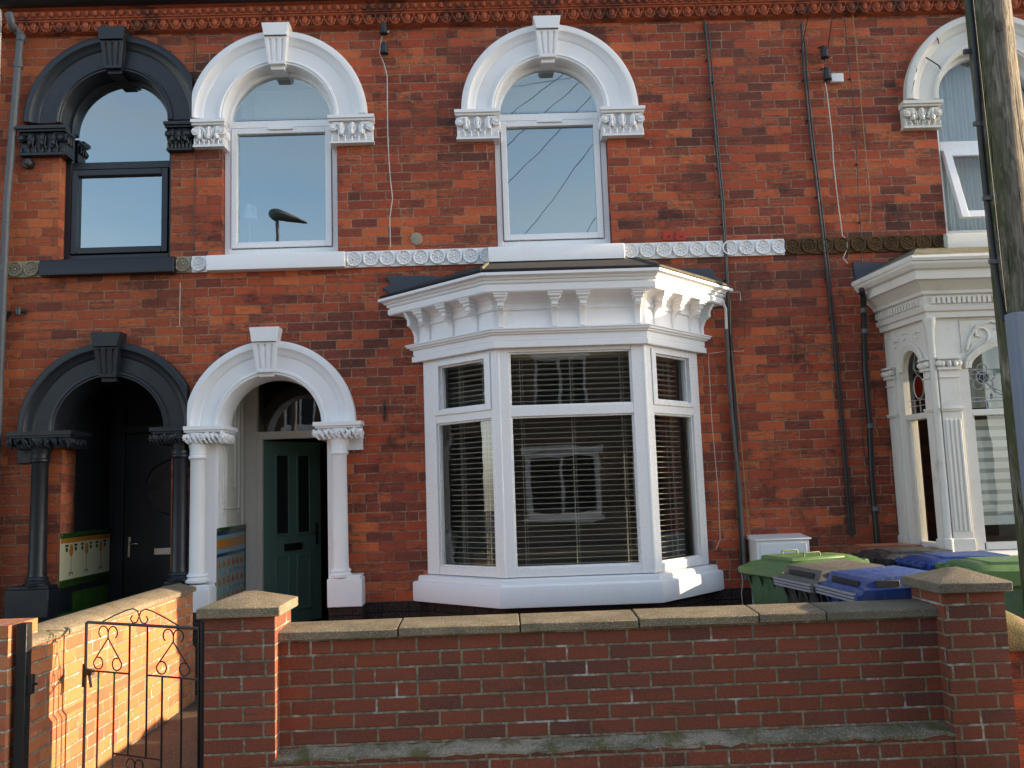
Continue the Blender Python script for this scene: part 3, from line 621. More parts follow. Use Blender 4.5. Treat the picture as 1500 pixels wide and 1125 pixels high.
# black house porch
b=MB(); b.box(-4.05,-3.92,.262,1.05,1.13,2.75); b.box(-2.93,-2.84,.262,1.05,-.25,2.75); b.box(-4.05,-2.87,.262,1.05,2.6,2.75); b.box(-4.05,-2.87,1.03,1.1,-.3,2.75); b.build('porch_wall','porch_black',H1)
xw=-3.899
b=MB(); b.box(-4.05,xw,.0+.26,1.0,.72,1.09); b.box(xw-.004,xw+.0,.002,.26,.72,1.09) ; b.build('tile_dado','cream_glaze',H1)
b=MB(); b.box(-4.05,xw-.004,.26,1.0,-.25,.60); b.box(xw-.006,xw-.003,.002,.26,-.2,.60); b.build('tile_dado','green_tile',H1)
b=MB(); 
for z0,z1,o in ((1.10,1.135,.016),(1.085,1.10,.004),(.695,.722,.014),(.655,.695,.004)): b.box(xw-.03,xw+o,.004,1.0,z0,z1)
b.build('dado_rail','green_trim',H1,bevel=.004)
MB().box(xw-.03,xw+.005,.004,1.0,1.045,1.084).build('tile_band','amber_glaze',H1)
MB().box(xw-.03,xw+.003,.004,1.0,.60,.654).build('tile_band','porch_black',H1)
b=MB(); b2=MB()
for k in range(3):
    yy=.20+.30*k
    b.ell((xw+.002,yy,.975),(.006,.036,.062),8,6)
    for s_ in (-1,1):
        b2.ell((xw+.002,yy+s_*.085,1.02),(.005,.034,.013),6,4); b2.ell((xw+.002,yy+s_*.085,.985),(.005,.020,.026),6,4)
    b2.tube([(xw+.002,yy,.92),(xw+.002,yy,.76)],.0022,4); b2.tube([(xw+.002,yy-.03,.752),(xw+.002,yy-.03,.775),(xw+.002,yy+.03,.775),(xw+.002,yy+.03,.752)],.004,4)
b.build('tile_motif','amber_glaze',H1); b2.build('tile_motif','motif_green',H1)
b=MB()
for k in range(7): b.box(xw-.0065,xw-.0025,.15*k+.0,.15*k+.003,-.2,.60)
for k in range(5): b.box(xw-.0065,xw-.0028,.0,1.,.45-.15*k,.453-.15*k)
b.build('tile_joint','green_trim',H1)
YB=.98
b=MB(); b.box(-3.86,-3.76,YB,YB+.05,-.25,2.6); b.box(-3.76,-3.0,YB,YB+.05,2.08,2.16); b.build('door_frame','anthracite',H1,bevel=.004)
b=MB(); b.box(-3.755,-2.95,YB+.01,YB+.055,-.2,2.07); bd=b.build('front_door','door_black',H1,bevel=.004,label='black front door with half round panes')
cxd,czd=P(264,712,YB)[0],P(232,712,YB)[2]
for sgn,z_ in ((1,czd+.02),(-1,czd-.045)):
    pts=[(cxd+.33*math.cos(a),YB+.004,z_+sgn*.24*math.sin(a)) for a in [PI*i/20 for i in range(21)]]
    pts=[p if p[0]<-2.98 else (-2.98,p[1],p[2]) for p in pts]
    MB().add(pts,[tuple(range(21))]).build('door_glass','brown_glass',bd)
    MB().tube([(cxd+.34*math.cos(a),YB+.005,z_+sgn*.25*math.sin(a)) for a in [PI*.5+PI*i/20*.5 for i in range(21)]],.010,6).build('pane_bead','anthracite',bd)
q=P(189,800,YB); b=MB(); b.box(q[0]-.012,q[0]+.014,YB-.004,YB+.01,q[2]-.11,q[2]+.09); b.tube([(q[0],YB-.03,q[2]+.02),(q[0]+.1,YB-.03,q[2]+.022)],.008,8); b.build('handle','chrome',bd,bevel=.003)
q=P(226,803,YB); q2=P(252,812,YB); MB().box(q[0],q[0]+.26,YB-.006,YB+.01,q2[2],q[2]).build('letterbox','chrome',bd,bevel=.003)
# ------------------------------------------------------------------ bay window of the white house
def offs(base,o,yw=.02):
    L=[]
    for i in range(len(base)-1):
        a,b_=Vector(base[i]),Vector(base[i+1]); d=(b_-a).normalized(); n=Vector((d.y,-d.x)); L.append((a+n*o,d))
    pts=[]
    a,d=L[0]; pts.append(a+d*((yw-a.y)/d.y))
    for (a,d),(c,e) in zip(L,L[1:]):
        den=d.x*e.y-d.y*e.x; t_=((c.x-a.x)*e.y-(c.y-a.y)*e.x)/den; pts.append(a+d*t_)
    a,d=L[-1]; pts.append(a+d*((yw-a.y)/d.y)); return pts
def sweep_bay(b,base,prof):
    b.grid([[(p.x,p.y,z) for p in offs(base,o)] for o,z in prof])
BAY=[(-.68,0),(.008,-.65),(1.258,-.65),(1.862,0)]
b=MB(); sweep_bay(b,BAY,[(-.06,-.3),(0.,-.3),(0.,.44)]); b.build('bay_base','brick_black',H2,smooth=False)
b=MB(); sweep_bay(b,BAY,[(-.08,.438),(.075,.438),(.078,.45),(.078,.595),(.072,.607),(.045,.615),(.042,.648),(.036,.66),(-.08,.672)])
b.add([(p.x,p.y,.672) for p in offs(BAY,-.08)],[(0,1,2,3)])
b.build('bay_sill','white',H2,bevel=.002)
b=MB(); sweep_bay(b,BAY,[(-.08,2.562),(.052,2.562),(.055,2.566),(.055,2.612),(.05,2.614),(.040,2.616),(.040,2.622),(.046,2.624),(.046,2.668),(.055,2.674),(.066,2.676),(.068,2.688),(.085,2.692),(.088,2.70),(.088,2.708),(.098,2.712),(.098,2.722),(.04,2.732),
   (.034,2.74),(.034,2.875),(.05,2.882),(.055,2.895),(.048,2.905),(.05,2.93),(.07,2.965),(.11,2.99),(.165,3.0),(.192,3.004),(.192,3.008),(.2,3.012),(.2,3.058),(.188,3.062),(.188,3.070),(.205,3.078),(.21,3.092),(.206,3.1),(.222,3.104),(.23,3.118),(.25,3.13),(.262,3.134),(.262,3.158),(.2,3.165),(-.05,3.165)])
b.add([(p.x,p.y,2.562) for p in offs(BAY,-.08)],[(0,1,2,3)])
corn=b.build('bay_cornice','white',H2)
def facet(a,b_):
    a,b_=Vector(a),Vector(b_); d=(b_-a).normalized(); n=Vector((d.y,-d.x))
    return (lambda s_,o,z:(a.x+d.x*s_+n.x*o,a.y+d.y*s_+n.y*o,z)),(b_-a).length
FL,lL=facet(BAY[0],BAY[1]); FC,lC=facet(BAY[1],BAY[2]); FR,lR=facet(BAY[2],BAY[3])
def corbel(F,s_,name='bracket'):
    w_=.022; b=MB(); 
    prof=[(.03,2.735),(.052,2.735),(.052,2.80),(.062,2.84),(.085,2.868),(.115,2.882),(.125,2.885),(.125,2.90),(.03,2.90)]
    b.prism(prof,s_-w_,s_+w_,lambda p,q,d:F(d,p,q))
    b.box(s_-w_-.004,s_+w_+.004,.03,.138,2.90,2.935,F)
    for k,(z0,z1,wd,o) in enumerate(((2.935,2.943,.034,.145),(2.943,2.962,.040,.155),(2.962,2.970,.047,.166),(2.970,2.99,.055,.176),(2.99,3.004,.062,.186))): b.box(s_-wd,s_+wd,.03,o,z0,z1,F)
    return b.build(name,'white',corn,bevel=.002)
# bracket positions read off the eaves of the bay
for F,l,ss in ((FC,lC,(.05,.50,.735,1.20)),(FL,lL,(.16,.46,.76)),(FR,lR,(.13,.42,.71))):
    for s_ in ss: corbel(F,s_)
for F,s_ in ((FL,.0),(FR,lR)):   # half pieces closing against the brickwork
    b=MB(); b.prism([(.02,2.735),(.06,2.735),(.06,2.80),(.09,2.86),(.14,2.885),(.14,2.935),(.185,3.0),(.02,3.0)],s_-.02,s_+.02,lambda p,q,d:F(d,p,q)); b.build('bracket','white',corn,bevel=.003)
# roof of the bay
o4=offs(BAY,.25); e=[Vector((p.x,p.y,3.166)) for p in o4]
t0,t1=Vector((-.035,.0,3.452)),Vector((1.34,.0,3.452)); 
b=MB(); th=Vector((0,0,.022))
def slab(b,pts): 
    n=len(pts); b.add([p for p in pts]+[p+th for p in pts],[tuple(range(n)),tuple(range(2*n-1,n-1,-1))]+[(i,(i+1)%n,n+(i+1)%n,n+i) for i in range(n)])
slab(b,[e[1],e[2],t1,t0]); slab(b,[e[0],e[1],t0,Vector((-.92,0,3.20))])
b.build('bay_roof','felt',H2,bevel=.006)
b=MB(); slab(b,[e[2]+Vector((0,0,.004)),e[3]+Vector((0,0,.004)),Vector((2.08,0,3.22)),t1+Vector((0,0,.004))]); b.build('bay_roof','gritty_lead',H2,bevel=.006)
MB().tube([e[1]+th,t0+th],.016,6).build('roof_hip','gritty_lead',H2); MB().tube([e[2]+th,t1+th],.016,6).build('roof_hip','gritty_lead',H2)
b=MB()
for pts in ([(-.55,3.36),(-.98,3.372),(-.96,3.33),(-.93,3.29),(-1.02,3.262),(-.98,3.23),(-.94,3.19),(-.88,3.17),(-.4,3.33)],[(1.62,3.365),(2.02,3.35),(2.06,3.27),(2.12,3.23),(2.08,3.16),(2.0,3.18),(1.6,3.36)]): MB().prism(pts,-.035,.0).build('lead_flashing','lead',H2,bevel=.006)
# glazed frames
def glazed(F,l,s0,s1,H,zs,upper_in,end0=.0,end1=.0,mat='upvc'):
    """s0..s1 clear glass width; upper_in: extra margin of the opening top light"""
    b=MB(); y0,y1=-.075,.0
    z0,z1=.672,2.562; zt0,zt1=1.988,2.07
    b.box(end0,s0,y0,y1,z0,z1,F); b.box(s1,l-end1,y0,y1,z0,z1,F)
    b.box(s0,s1,y0,y1-.002,z0,.742,F); b.box(s0,s1,y0,y1-.002,zt0,zt1,F); b.box(s0,s1,y0,y1-.002,2.53,z1,F)
    f=b.build('bay_window_frame',mat,H,bevel=.004)
    b=MB(); t=.02     # beads round the glass
    for a0,a1,c0,c1 in ((s0,s1,.742,zt0),(s0+upper_in,s1-upper_in,zt1+upper_in*.6,2.53-upper_in*.6)):
        b.box(a0,a0+t*.7,y0+.01,y1-.02,c0,c1,F); b.box(a1-t*.7,a1,y0+.01,y1-.02,c0,c1,F); b.box(a0,a1,y0+.01,y1-.021,c0,c0+t*.7,F); b.box(a0,a1,y0+.01,y1-.021,c1-t*.7,c1,F)
    if upper_in:
        c0,c1=zt1-.012,2.54; u=upper_in+.012
        b.box(s0-.012,s0+upper_in,y0,y1+.014,c0,c1,F); b.box(s1-upper_in,s1+.012,y0,y1+.014,c0,c1,F); b.box(s0+upper_in,s1-upper_in,y0,y1+.013,c0,c0+upper_in*.6+.012,F); b.box(s0+upper_in,s1-upper_in,y0,y1+.013,c1-upper_in*.6-.01,c1,F)
    b.build('sash',mat,f,bevel=.003)
    for c0,c1 in ((.742,zt0),(zt1,2.53)):
        MB().add([F(s0,-.045,c0),F(s1,-.045,c0),F(s1,-.045,c1),F(s0,-.045,c1)],[(0,1,2,3)]).build('pane','glass_bay',f)
    return f
glazed(FL,lL,.185,.865,H2,0,.055,.03,.012)
glazed(FC,lC,.105,1.135,H2,0,.0,.012,.012)
glazed(FR,lR,.10,.74,H2,0,.05,.012,.03)
for p in (BAY[1],BAY[2]): MB().lathe((p[0]+(.012 if p[0]<.5 else -.012),p[1]+.028,0),[(.032,.672),(.032,2.562)],12).build('corner_post','upvc',H2)
b=MB(); z0=.3;z1=2.75
b.add([(-.9,.27,z0),(2.1,.27,z0),(2.1,4.2,z0),(-.9,4.2,z0),(-.9,.27,z1),(2.1,.27,z1),(2.1,4.2,z1),(-.9,4.2,z1)],[(0,1,2,3),(4,5,6,7),(0,3,7,4),(1,2,6,5),(2,3,7,6)]); b.build('room','room',H2)
def blind(F,s0,s1,lab,o=-.15):
    t=thing('venetian_blind',F((s0+s1)/2,o,2.5),lab,'blind','venetian blinds in the white bay window')
    b=MB(); z=.76
    rn=random.Random(int(s0*1000)+5)
    while z<2.50:
        d=.0022+rn.uniform(-.0012,.0012)
        pr=[(o-.022,z-d),(o-.008,z+.001),(o+.008,z+.003),(o+.022,z+d),(o+.022,z+d-.0025),(o+.008,z+.0005),(o-.008,z-.0015),(o-.022,z-d-.0025)]
        b.prism(pr,s0,s1,lambda p,q,dd:F(dd,p,q)); z+=.0455
    b.build('slats','slat',t)
    MB().box(s0,s1,o-.028,o+.028,2.50,2.545,F).build('head_rail','slat',t)
    b=MB(); n=3 if s1-s0>.8 else 2
    for k in range(n):
        s_=s0+(s1-s0)*(k+.5)/n if n==2 else s0+(s1-s0)*(.14+.36*k)
        for oo in (-.024,.024): b.tube([F(s_,o+oo,2.5),F(s_,o+oo,.74)],.0016,4)
        b.tube([F(s_+.02,o+.026,2.5),F(s_+.02,o+.026,.74)],.0012,4)
    b.build('cords','slat',t)
blind(FL,.22,.80,'venetian blind behind the left angled pane of the white bay'); blind(FC,.03,1.22,'wide venetian blind behind the centre pane of the white bay'); blind(FR,.12,.69,'venetian blind behind the right angled pane of the white bay')
# a few dim things in the room
t=thing('sofa',(.2,2.0,.3),'dim sofa in the room behind the white bay window','sofa')
b=MB(); b.box(-.5,1.5,1.6,2.4,.3,.75); b.box(-.5,1.5,2.4,2.6,.3,1.15); b.box(-.7,-.5,1.6,2.6,.3,.95); b.box(1.5,1.7,1.6,2.6,.3,.95); b.build('upholstery','room',t,bevel=.05)
# ------------------------------------------------------------------ bay of the left house (outside the frame, mirrored in the glass)
B1=[(-7.3,0),(-6.6,-.65),(-5.4,-.65),(-4.75,0)]
b=MB(); sweep_bay(b,B1,[(-.06,-.3),(0.,-.3),(0.,.44),(.07,.44),(.07,.6),(0.,.66)]); b.grid([[(p.x,p.y,z) for p in offs(B1,o)] for o,z in ((.0,2.5),(.08,2.52),(.05,2.9),(.2,3.0),(.26,3.15),(-.6,3.4))]); 
for i in range(3):
    F_,l_=facet(B1[i],B1[i+1]); b.box(0,.1,-.07,0,.6,2.5,F_); b.box(l_-.1,l_,-.07,0,.6,2.5,F_); b.box(.1,l_-.1,-.07,-.003,1.98,2.07,F_)
    MB().add([F_(.1,-.04,.66),F_(l_-.1,-.04,.66),F_(l_-.1,-.04,2.5),F_(.1,-.04,2.5)],[(0,1,2,3)]).build('pane','dark_glass',H1)
b.build('bay_window','black',H1)
# ------------------------------------------------------------------ bay of the right house
B3=[(3.585,0),(3.665,-.69),(5.75,-.69),(5.83,0)]
b=MB(); sweep_bay(b,B3,[(-.06,-.3),(.0,-.3),(.0,.62)]); b.build('bay_base','brick',H3,smooth=False)
b=MB(); sweep_bay(b,B3,[(-.08,.60),(.08,.60),(.08,.72),(.03,.75),(-.08,.76)]); b.build('bay_sill','old_white',H3,bevel=.003)
b=MB(); sweep_bay(b,B3,[(-.1,2.70),(.035,2.70),(.04,2.745),(.06,2.755),(.07,2.79),(.05,2.80),(.05,2.885),(.08,2.895),(.085,2.92),(.12,2.96),(.165,2.995),(.19,3.0),(.195,3.045),(.18,3.05),(.185,3.075),(.215,3.085),(.24,3.12),(.245,3.155),(.0,3.16)])
c3=b.build('bay_cornice','old_white',H3)
F3L,l3L=facet(B3[0],B3[1]); F3C,l3C=facet(B3[1],B3[2]); F3R,l3R=facet(B3[2],B3[3])
for F,l in ((F3L,l3L),(F3C,l3C)):
    s_=.01; b=MB(); b.box(0,l,.049,.056,2.812,2.871,F)
    while s_<l: b.box(s_,s_+.025,.05,.078,2.815,2.868,F); s_+=.043
    b.build('dentil_band','old_white',c3)
b=MB(); b.tube([(p.x,p.y,3.165) for p in offs(B3,.235)],.03,8); b.build('gutter','old_white',H3)
o4=offs(B3,.24); e3=[Vector((p.x,p.y,3.17)) for p in o4]
b=MB(); slab(b,[e3[1],e3[2],Vector((5.5,0,3.47)),Vector((3.95,0,3.47))]); slab(b,[e3[0],e3[1],Vector((3.95,0,3.47)),Vector((3.4,0,3.2))]); b.build('bay_roof','moss_roof',H3,bevel=.01)
b=MB(); b.prism([(3.34,3.37),(3.72,3.36),(3.55,3.27),(3.45,3.16),(3.36,3.14)],-.035,0); b.build('lead_flashing','lead',H3)
# frontal: pilasters, arched heads, stained lights, sashes
def bay_front(F,l,s0,s1,zspring,rise,H,nseg=24):
    """panel with an arched opening between s0 and s1, z .76 to 2.70"""
    cxm=(s0+s1)/2; hw_=(s1-s0)/2
    top=[(cxm+hw_*math.cos(a),zspring+rise*math.sin(a)) for a in [PI*i/nseg for i in range(nseg+1)]]
    b=MB()
    for (x0,z0),(x1,z1) in zip(top,top[1:]):
        b.prism([(x0,z0),(x1,z1),(x1,2.70),(x0,2.70)],-.06,.0,lambda p,q,d:F(p,d,q))
    b.box(-.0,s0,-.06,.0,.76,2.70,F); b.box(s1,l,-.06,.0,.76,2.70,F)
    o=b.build('bay_front','old_white',H)
    b=MB()
    for k,(ex,pr) in enumerate(((.05,.03),(.03,.02),(.012,.012))):
        pts=[((cxm+(hw_+ex-.02)*math.cos(a)),zspring+(rise+ex-.01)*math.sin(a)) for a in [PI*i/nseg for i in range(nseg+1)]]
        b.tube([F(p,.004+pr*.4,q) for p,q in pts],.014,6)
    b.build('arch_moulding','old_white',o)
    return o,top
oL,topL=bay_front(F3L,l3L,.24,.56,2.30,.18,H3)
oC,topC=bay_front(F3C,l3C,.30,1.82,2.27,.25,H3)
def sash_part(F,s0,s1,o,top,zt=1.92):
    b=MB(); b.box(s0,s1,-.10,-.0,zt-.05,zt+.0,F); b.box(s0,s0+.03,-.09,-.03,.76,zt,F); b.box(s1-.03,s1,-.09,-.03,.76,zt,F); b.box(s0,s1,-.09,-.03,.76,.82,F); b.build('sash','old_white',o,bevel=.003)
    MB().add([F(s0,-.06,.8),F(s1,-.06,.8),F(s1,-.06,zt-.02),F(s0,-.06,zt-.02)],[(0,1,2,3)]).build('pane','glass_bay',o)
    MB().add([F(s0,-.05,zt)]+[F(s1,-.05,zt)]+[F(p,-.05,q) for p,q in top],[tuple(range(len(top)+2))]).build('stained_light','glass_bay',o)
sash_part(F3L,.24,.56,oL,topL); sash_part(F3C,.30,1.82,oC,topC)
def ringp(F,cx,cz,rx,rz,o=-.045,n=20): return [F(cx+rx*math.cos(2*PI*i/n),o,cz+rz*math.sin(2*PI*i/n)) for i in range(n)]
b=MB()   # lead cames
for z in (2.26,2.22,2.02,1.99): b.tube([F3C(.30,-.045,z),F3C(1.82,-.045,z)],.004,5)
for s_ in (.45,.62,.80): b.tube([F3C(s_,-.045,1.93),F3C(s_-.0,-.045,2.27+.25*math.sqrt(max(0,1-((s_-1.06)/.76)**2)))],.004,5)
b.tube(ringp(F3C,.44,2.19,.055,.055),.005,5,loop=True)
for a in (0,72,144,216,288): b.tube(ringp(F3C,.44+.07*math.cos(R(a+90)),2.19+.07*math.sin(R(a+90)),.045,.045),.004,5,loop=True)
b.tube([F3C(.46,-.045,2.15),F3C(.55,-.045,2.06),F3C(.68,-.045,2.0),F3C(.83,-.045,1.99)],.004,5); b.tube([F3C(.46,-.045,2.15),F3C(.54,-.045,2.09),F3C(.68,-.045,2.04),F3C(.83,-.045,2.04)],.004,5)
b.tube([F3C(1.0+.2*math.cos(R(a)),-.045,2.04+.2*math.sin(R(a))) for a in range(90,271,15)],.005,5)
for z in (1.99,2.04): b.tube([F3L(.24,-.045,z),F3L(.56,-.045,z)],.003,5)
b.tube(ringp(F3L,.40,2.15,.075,.10),.004,5,loop=True); b.tube(ringp(F3L,.40,2.33,.04,.04),.003,5,loop=True)
for s_ in (.32,.40,.48): b.tube([F3L(s_,-.045,1.93),F3L(s_,-.045,2.04)],.003,5)
b.tube([F3L(.40,-.045,2.25),F3L(.34,-.045,2.33),F3L(.40,-.045,2.46)],.003,5); b.tube([F3L(.40,-.045,2.25),F3L(.46,-.045,2.33),F3L(.40,-.045,2.46)],.003,5)
b.build('lead_cames','lead_came',oC)
def disc(F,cx,cz,rx,rz,mat,par,nm,o=-.048):
    b=MB(); b.add(ringp(F,cx,cz,rx,rz,o),[tuple(range(20))]); b.build(nm,mat,par)
disc(F3L,.40,2.15,.072,.097,'red_glass',oL,'glass_piece'); disc(F3C,.44,2.19,.045,.045,'slot',oC,'glass_piece'); disc(F3C,.455,1.955,.014,.03,'blue_glass',oC,'glass_piece'); disc(F3C,.50,2.03,.012,.025,'blue_glass',oC,'glass_piece')
b=MB(); b.add([F3C(.54,-.047,2.225),F3C(1.5,-.047,2.225),F3C(1.5,-.047,2.255),F3C(.54,-.047,2.255)],[(0,1,2,3)]); b.build('glass_piece','green_glass',oC)
# pilasters with small capitals
def pil(F,s0,s1,o,name='pilaster',cap=True,flute=True):
    b=MB(); b.box(s0,s1,-.0,.028,.76,2.36,F); b.box(s0-.008,s1+.008,0,.038,.76,.86,F)
    b.box(s0-.008,s1+.008,0,.042,1.91,1.925,F); b.box(s0-.012,s1+.012,0,.048,1.925,1.94,F); b.box(s0-.004,s1+.004,0,.04,2.19,2.2,F)
    if flute:
        n=4
        for k in range(n): 
            sw=(s1-s0)/(2*n+1); a=s0+sw*(1+2*k); b.box(a,a+sw,.028,.036,.92,1.84,F)
    if cap:
        b.box(s0-.012,s1+.012,0,.05,2.255,2.28,F); b.box(s0-.02,s1+.02,0,.058,2.345,2.365,F)
        for s_ in (s0,s1): b.lathe(F(s_,.045,2.31),[(.024,.02),(.028,0),(.02,-.018),(.0,-.02)],12,'y')
        for k in range(3): b.ell(F(s0+(s1-s0)*(k+.5)/3,.05,2.305),(.02,.02,.03),7,6)
    return b.build(name,'old_white',o,bevel=.002)
pil(F3L,.02,.14,oL,flute=False); pil(F3L,l3L-.10,l3L-.015,oL,flute=False); pil(F3C,.035,.20,oC)
b=MB(); b.lathe((B3[1][0]+.004,B3[1][1]+.0,0),[(.045,.76),(.045,.86),(.03,.87),(.03,2.55),(.036,2.57),(.036,2.60),(.05,2.66),(.055,2.70)],14); b.build('corner_shaft','old_white',H3)
def scroll(F,cx,cz,r,turns,dirn,o=.006,start=0.):
    return [F(cx+r*(1-t_/26)*math.cos(start+dirn*t_/26*turns*2*PI),o,cz+r*(1-t_/26)*math.sin(start+dirn*t_/26*turns*2*PI)) for t_ in range(25)]
b=MB()   # carved leaf scrolls in the spandrels
b.tube(scroll(F3C,.42,2.55,.09,1.1,1,.006,-1.2),.010,6); b.tube([F3C(.30,.006,2.42),F3C(.33,.008,2.52),F3C(.40,.01,2.62),F3C(.52,.008,2.66),F3C(.62,.006,2.63)],.011,6); b.tube([F3C(.30,.006,2.38),F3C(.36,.006,2.47),F3C(.46,.006,2.52)],.009,6)
b.tube([F3C(.55,.006,2.59),F3C(.66,.008,2.65),F3C(.80,.006,2.60),F3C(.92,.006,2.64)],.009,6)
for k in range(5): b.ell(F3C(.62+.07*k,.006,2.62+.012*(-1)**k),(.025,.01,.012),7,5)
b.tube([F3C(.26,.004,2.68),F3C(1.4,.004,2.68)],.004,4); b.tube([F3C(.26,.004,2.68),F3C(.26,.004,2.40)],.004,4)
for cx_,cz_ in ((.18,2.55),(.33,2.60),(.52,2.58)): b.tube(scroll(F3L,cx_,cz_,.05,1.0,1,.006,.5),.008,6)
b.build('carved_scrolls','old_white',oC)
# pleated blind and dark room
t=thing('pleated_blind',F3C(1.0,-.16,1.85),'pale striped pleated blind behind the right bay window','blind')
b=MB()
z=1.84;k=0
while z>1.0:
    b.cur=k%2; b.box(.25,1.85,-.165-(.012 if k%2 else 0),-.16,z-(.055 if k%2==0 else .035),z,F3C); z-=(.055 if k%2==0 else .035); k+=1
b.build('stripes',['blind_band','blind_grey'],t)
MB().box(.25,1.85,-.17,-.155,z-.02,z,F3C).build('bottom_rail','blind_band',t)
b=MB(); z0=.3;z1=2.75
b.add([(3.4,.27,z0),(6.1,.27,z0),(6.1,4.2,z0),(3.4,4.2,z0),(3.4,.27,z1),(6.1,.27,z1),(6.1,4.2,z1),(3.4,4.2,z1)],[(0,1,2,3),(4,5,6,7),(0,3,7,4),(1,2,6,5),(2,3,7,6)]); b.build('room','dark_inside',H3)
curtain(4.0,5.6,1.95,2.5,-.42,'blind_grey',H3,n=70,amp=.02)
# ------------------------------------------------------------------ garden walls
YF=-3.05
GW=thing('garden_wall',(.55,YF,-.25),'brown brick front garden wall with pale coping and two capped pillars','wall')
b=MB(); b.box(-1.24,2.42,YF,-2.84,.045,.625); b.build('brick_panel','brick_wall',GW,smooth=False)
b=MB(); b.box(-1.235,2.385,-3.145,-2.80,-.34,.02); b.build('brick_footing','brick_wall',GW,smooth=False)
b=MB()   # sloped mortar ledge, uneven edge
n=60; rn=random.Random(4); rows=[]
for i in range(n+1):
    x=-1.235+3.62*i/n; j=rn.uniform(-.006,.006); k=rn.uniform(-.005,.005)
    rows.append([(x,-3.149+k*.4,.008+j*1.6),(x,-3.15+k,.024+j*1.4),(x,-3.10,.040+j*.7),(x,YF-.003,.056+k*1.5),(x,YF+.02,.056)])
b.grid(rows); b.build('mortar_ledge','ledge',GW)
xs=[-1.235,-.575,.088,.735,1.393,1.763,2.42]
for i,(a,c) in enumerate(zip(xs,xs[1:])):
    dz=rn.uniform(-.002,.002); b=MB(); b.prism([(-3.085,.622+dz),(-3.085,.664+dz),(-3.07,.672+dz),(-2.82,.685+dz),(-2.81,.68+dz),(-2.81,.622+dz)],a+.004,c-.004,lambda p,q,d:(d,p,q))
    b.build('coping_stone','coping_dark' if i==5 else 'coping',GW,bevel=.004)
def pillar(x0,x1,y0,y1,z1,mat,capmat,parent,ov=.035):
    MB().box(x0,x1,y0,y1,-.34,z1).build('brick_pillar',mat,parent,smooth=False)
    b=MB(); cx=(x0+x1)/2; cy=(y0+y1)/2; a,b_,c,d=x0-ov,x1+ov,y0-ov,y1+ov
    rows=[[(a,c,z1),(b_,c,z1),(b_,d,z1),(a,d,z1)],[(a,c,z1+.052),(b_,c,z1+.052),(b_,d,z1+.052),(a,d,z1+.052)],[(cx-.03,cy-.03,z1+.115),(cx+.03,cy-.03,z1+.115),(cx+.03,cy+.03,z1+.115),(cx-.03,cy+.03,z1+.115)]]
    b.grid(rows,True,True); b.build('pillar_cap',capmat,parent,bevel=.006)
pillar(-1.595,-1.222,-3.15,-2.78,.765,'brick_wall','coping',GW); pillar(2.378,2.712,-3.15,-2.78,.755,'brick_wall','coping_dark',GW)
PW=thing('path_wall',(-2.7,-1.8,-.25),'sunlit orange brick dividing wall with pale gritty coping beside the path','wall')
xr0,xr1,ya,yb=-2.586,-2.575,-2.97,-.42
b=MB(); b.box(-2.80,xr0,ya-.08,yb,-.34,.635); b.build('brick_panel','brick_path',PW,smooth=False)
b=MB(); b.prism([(-2.80,-.34),(xr0+.022,-.34),(xr0+.022,.175),(xr0+.002,.20),(-2.80,.20)],ya-.079,yb-.0,lambda p,q,d:(p,d,q)); b.build('brick_footing','brick_path',PW,smooth=False)
yy=ya-.08
for k,l in enumerate((.9,1.73)):
    b=MB(); b.prism([(-2.84,.634),(xr0+.03,.634),(xr0+.032,.662),(xr0+.02,.672),(-2.70,.706),(-2.84,.68)],yy+.003,yy+l-.003,lambda p,q,d:(p,d,q)); b.build('coping_stone','coping',PW,bevel=.004); yy+=l
# low brick pier at the left edge and its black gate post
LP=thing('brick_pier',(-3.0,-3.1,-.25),'orange brick gate pier cut off by the left edge of the picture','pier')
MB().box(-3.4,-2.625,-3.16,-2.86,-.34,.765).build('brickwork','brick_path',LP,smooth=False)
gp=MB(); gp.box(-2.60,-2.545,-3.13,-3.07,-.27,.77); gp.build_=None
o=gp.build('gate_post','dark_metal',bevel=.003); tag(o,'black square steel gate post standing against the left brick pier','post','steel gate posts'); 
o2=MB().box(-2.545,-2.515,-3.12,-3.085,.40,.50).build('latch_keep','dark_metal',o,bevel=.003); MB().tube([(-2.52,-3.10,.45),(-2.495,-3.10,.45)],.007,6).build('latch_pin','dark_metal',o)
o=MB().box(-1.645,-1.615,-3.06,-3.03,-.27,.74).build('gate_post','dark_metal',bevel=.003); tag(o,'thin black steel hinge post against the capped brick pillar','post','steel gate posts')
NW=thing('neighbour_wall',(2.95,-2.9,-.25),'low neighbouring brick wall with rounded mossy coping at the right edge','wall')
MB().box(2.74,4.5,-3.02,-2.84,-.34,.45).build('brick_panel','brick',NW,smooth=False)
b=MB(); rows=[]
for i in range(25):
    x=2.735+.075*i; zz=.64-.20*min(1,i/5)**1.2; rows.append([(x,-2.93+.14*math.cos(a),zz-.09+.11*math.sin(a)) for a in [PI*k/8 for k in range(9)]]+[(x,-3.07,.43),(x,-2.79,.43)][:0])
rows=[[(p[0],-3.07,.42)]+r_[::-1]+[(p[0],-2.79,.42)] for r_ in rows for p in [r_[0]]]
b.grid(rows,True,True); b.build('rounded_coping','mossy_cope',NW)
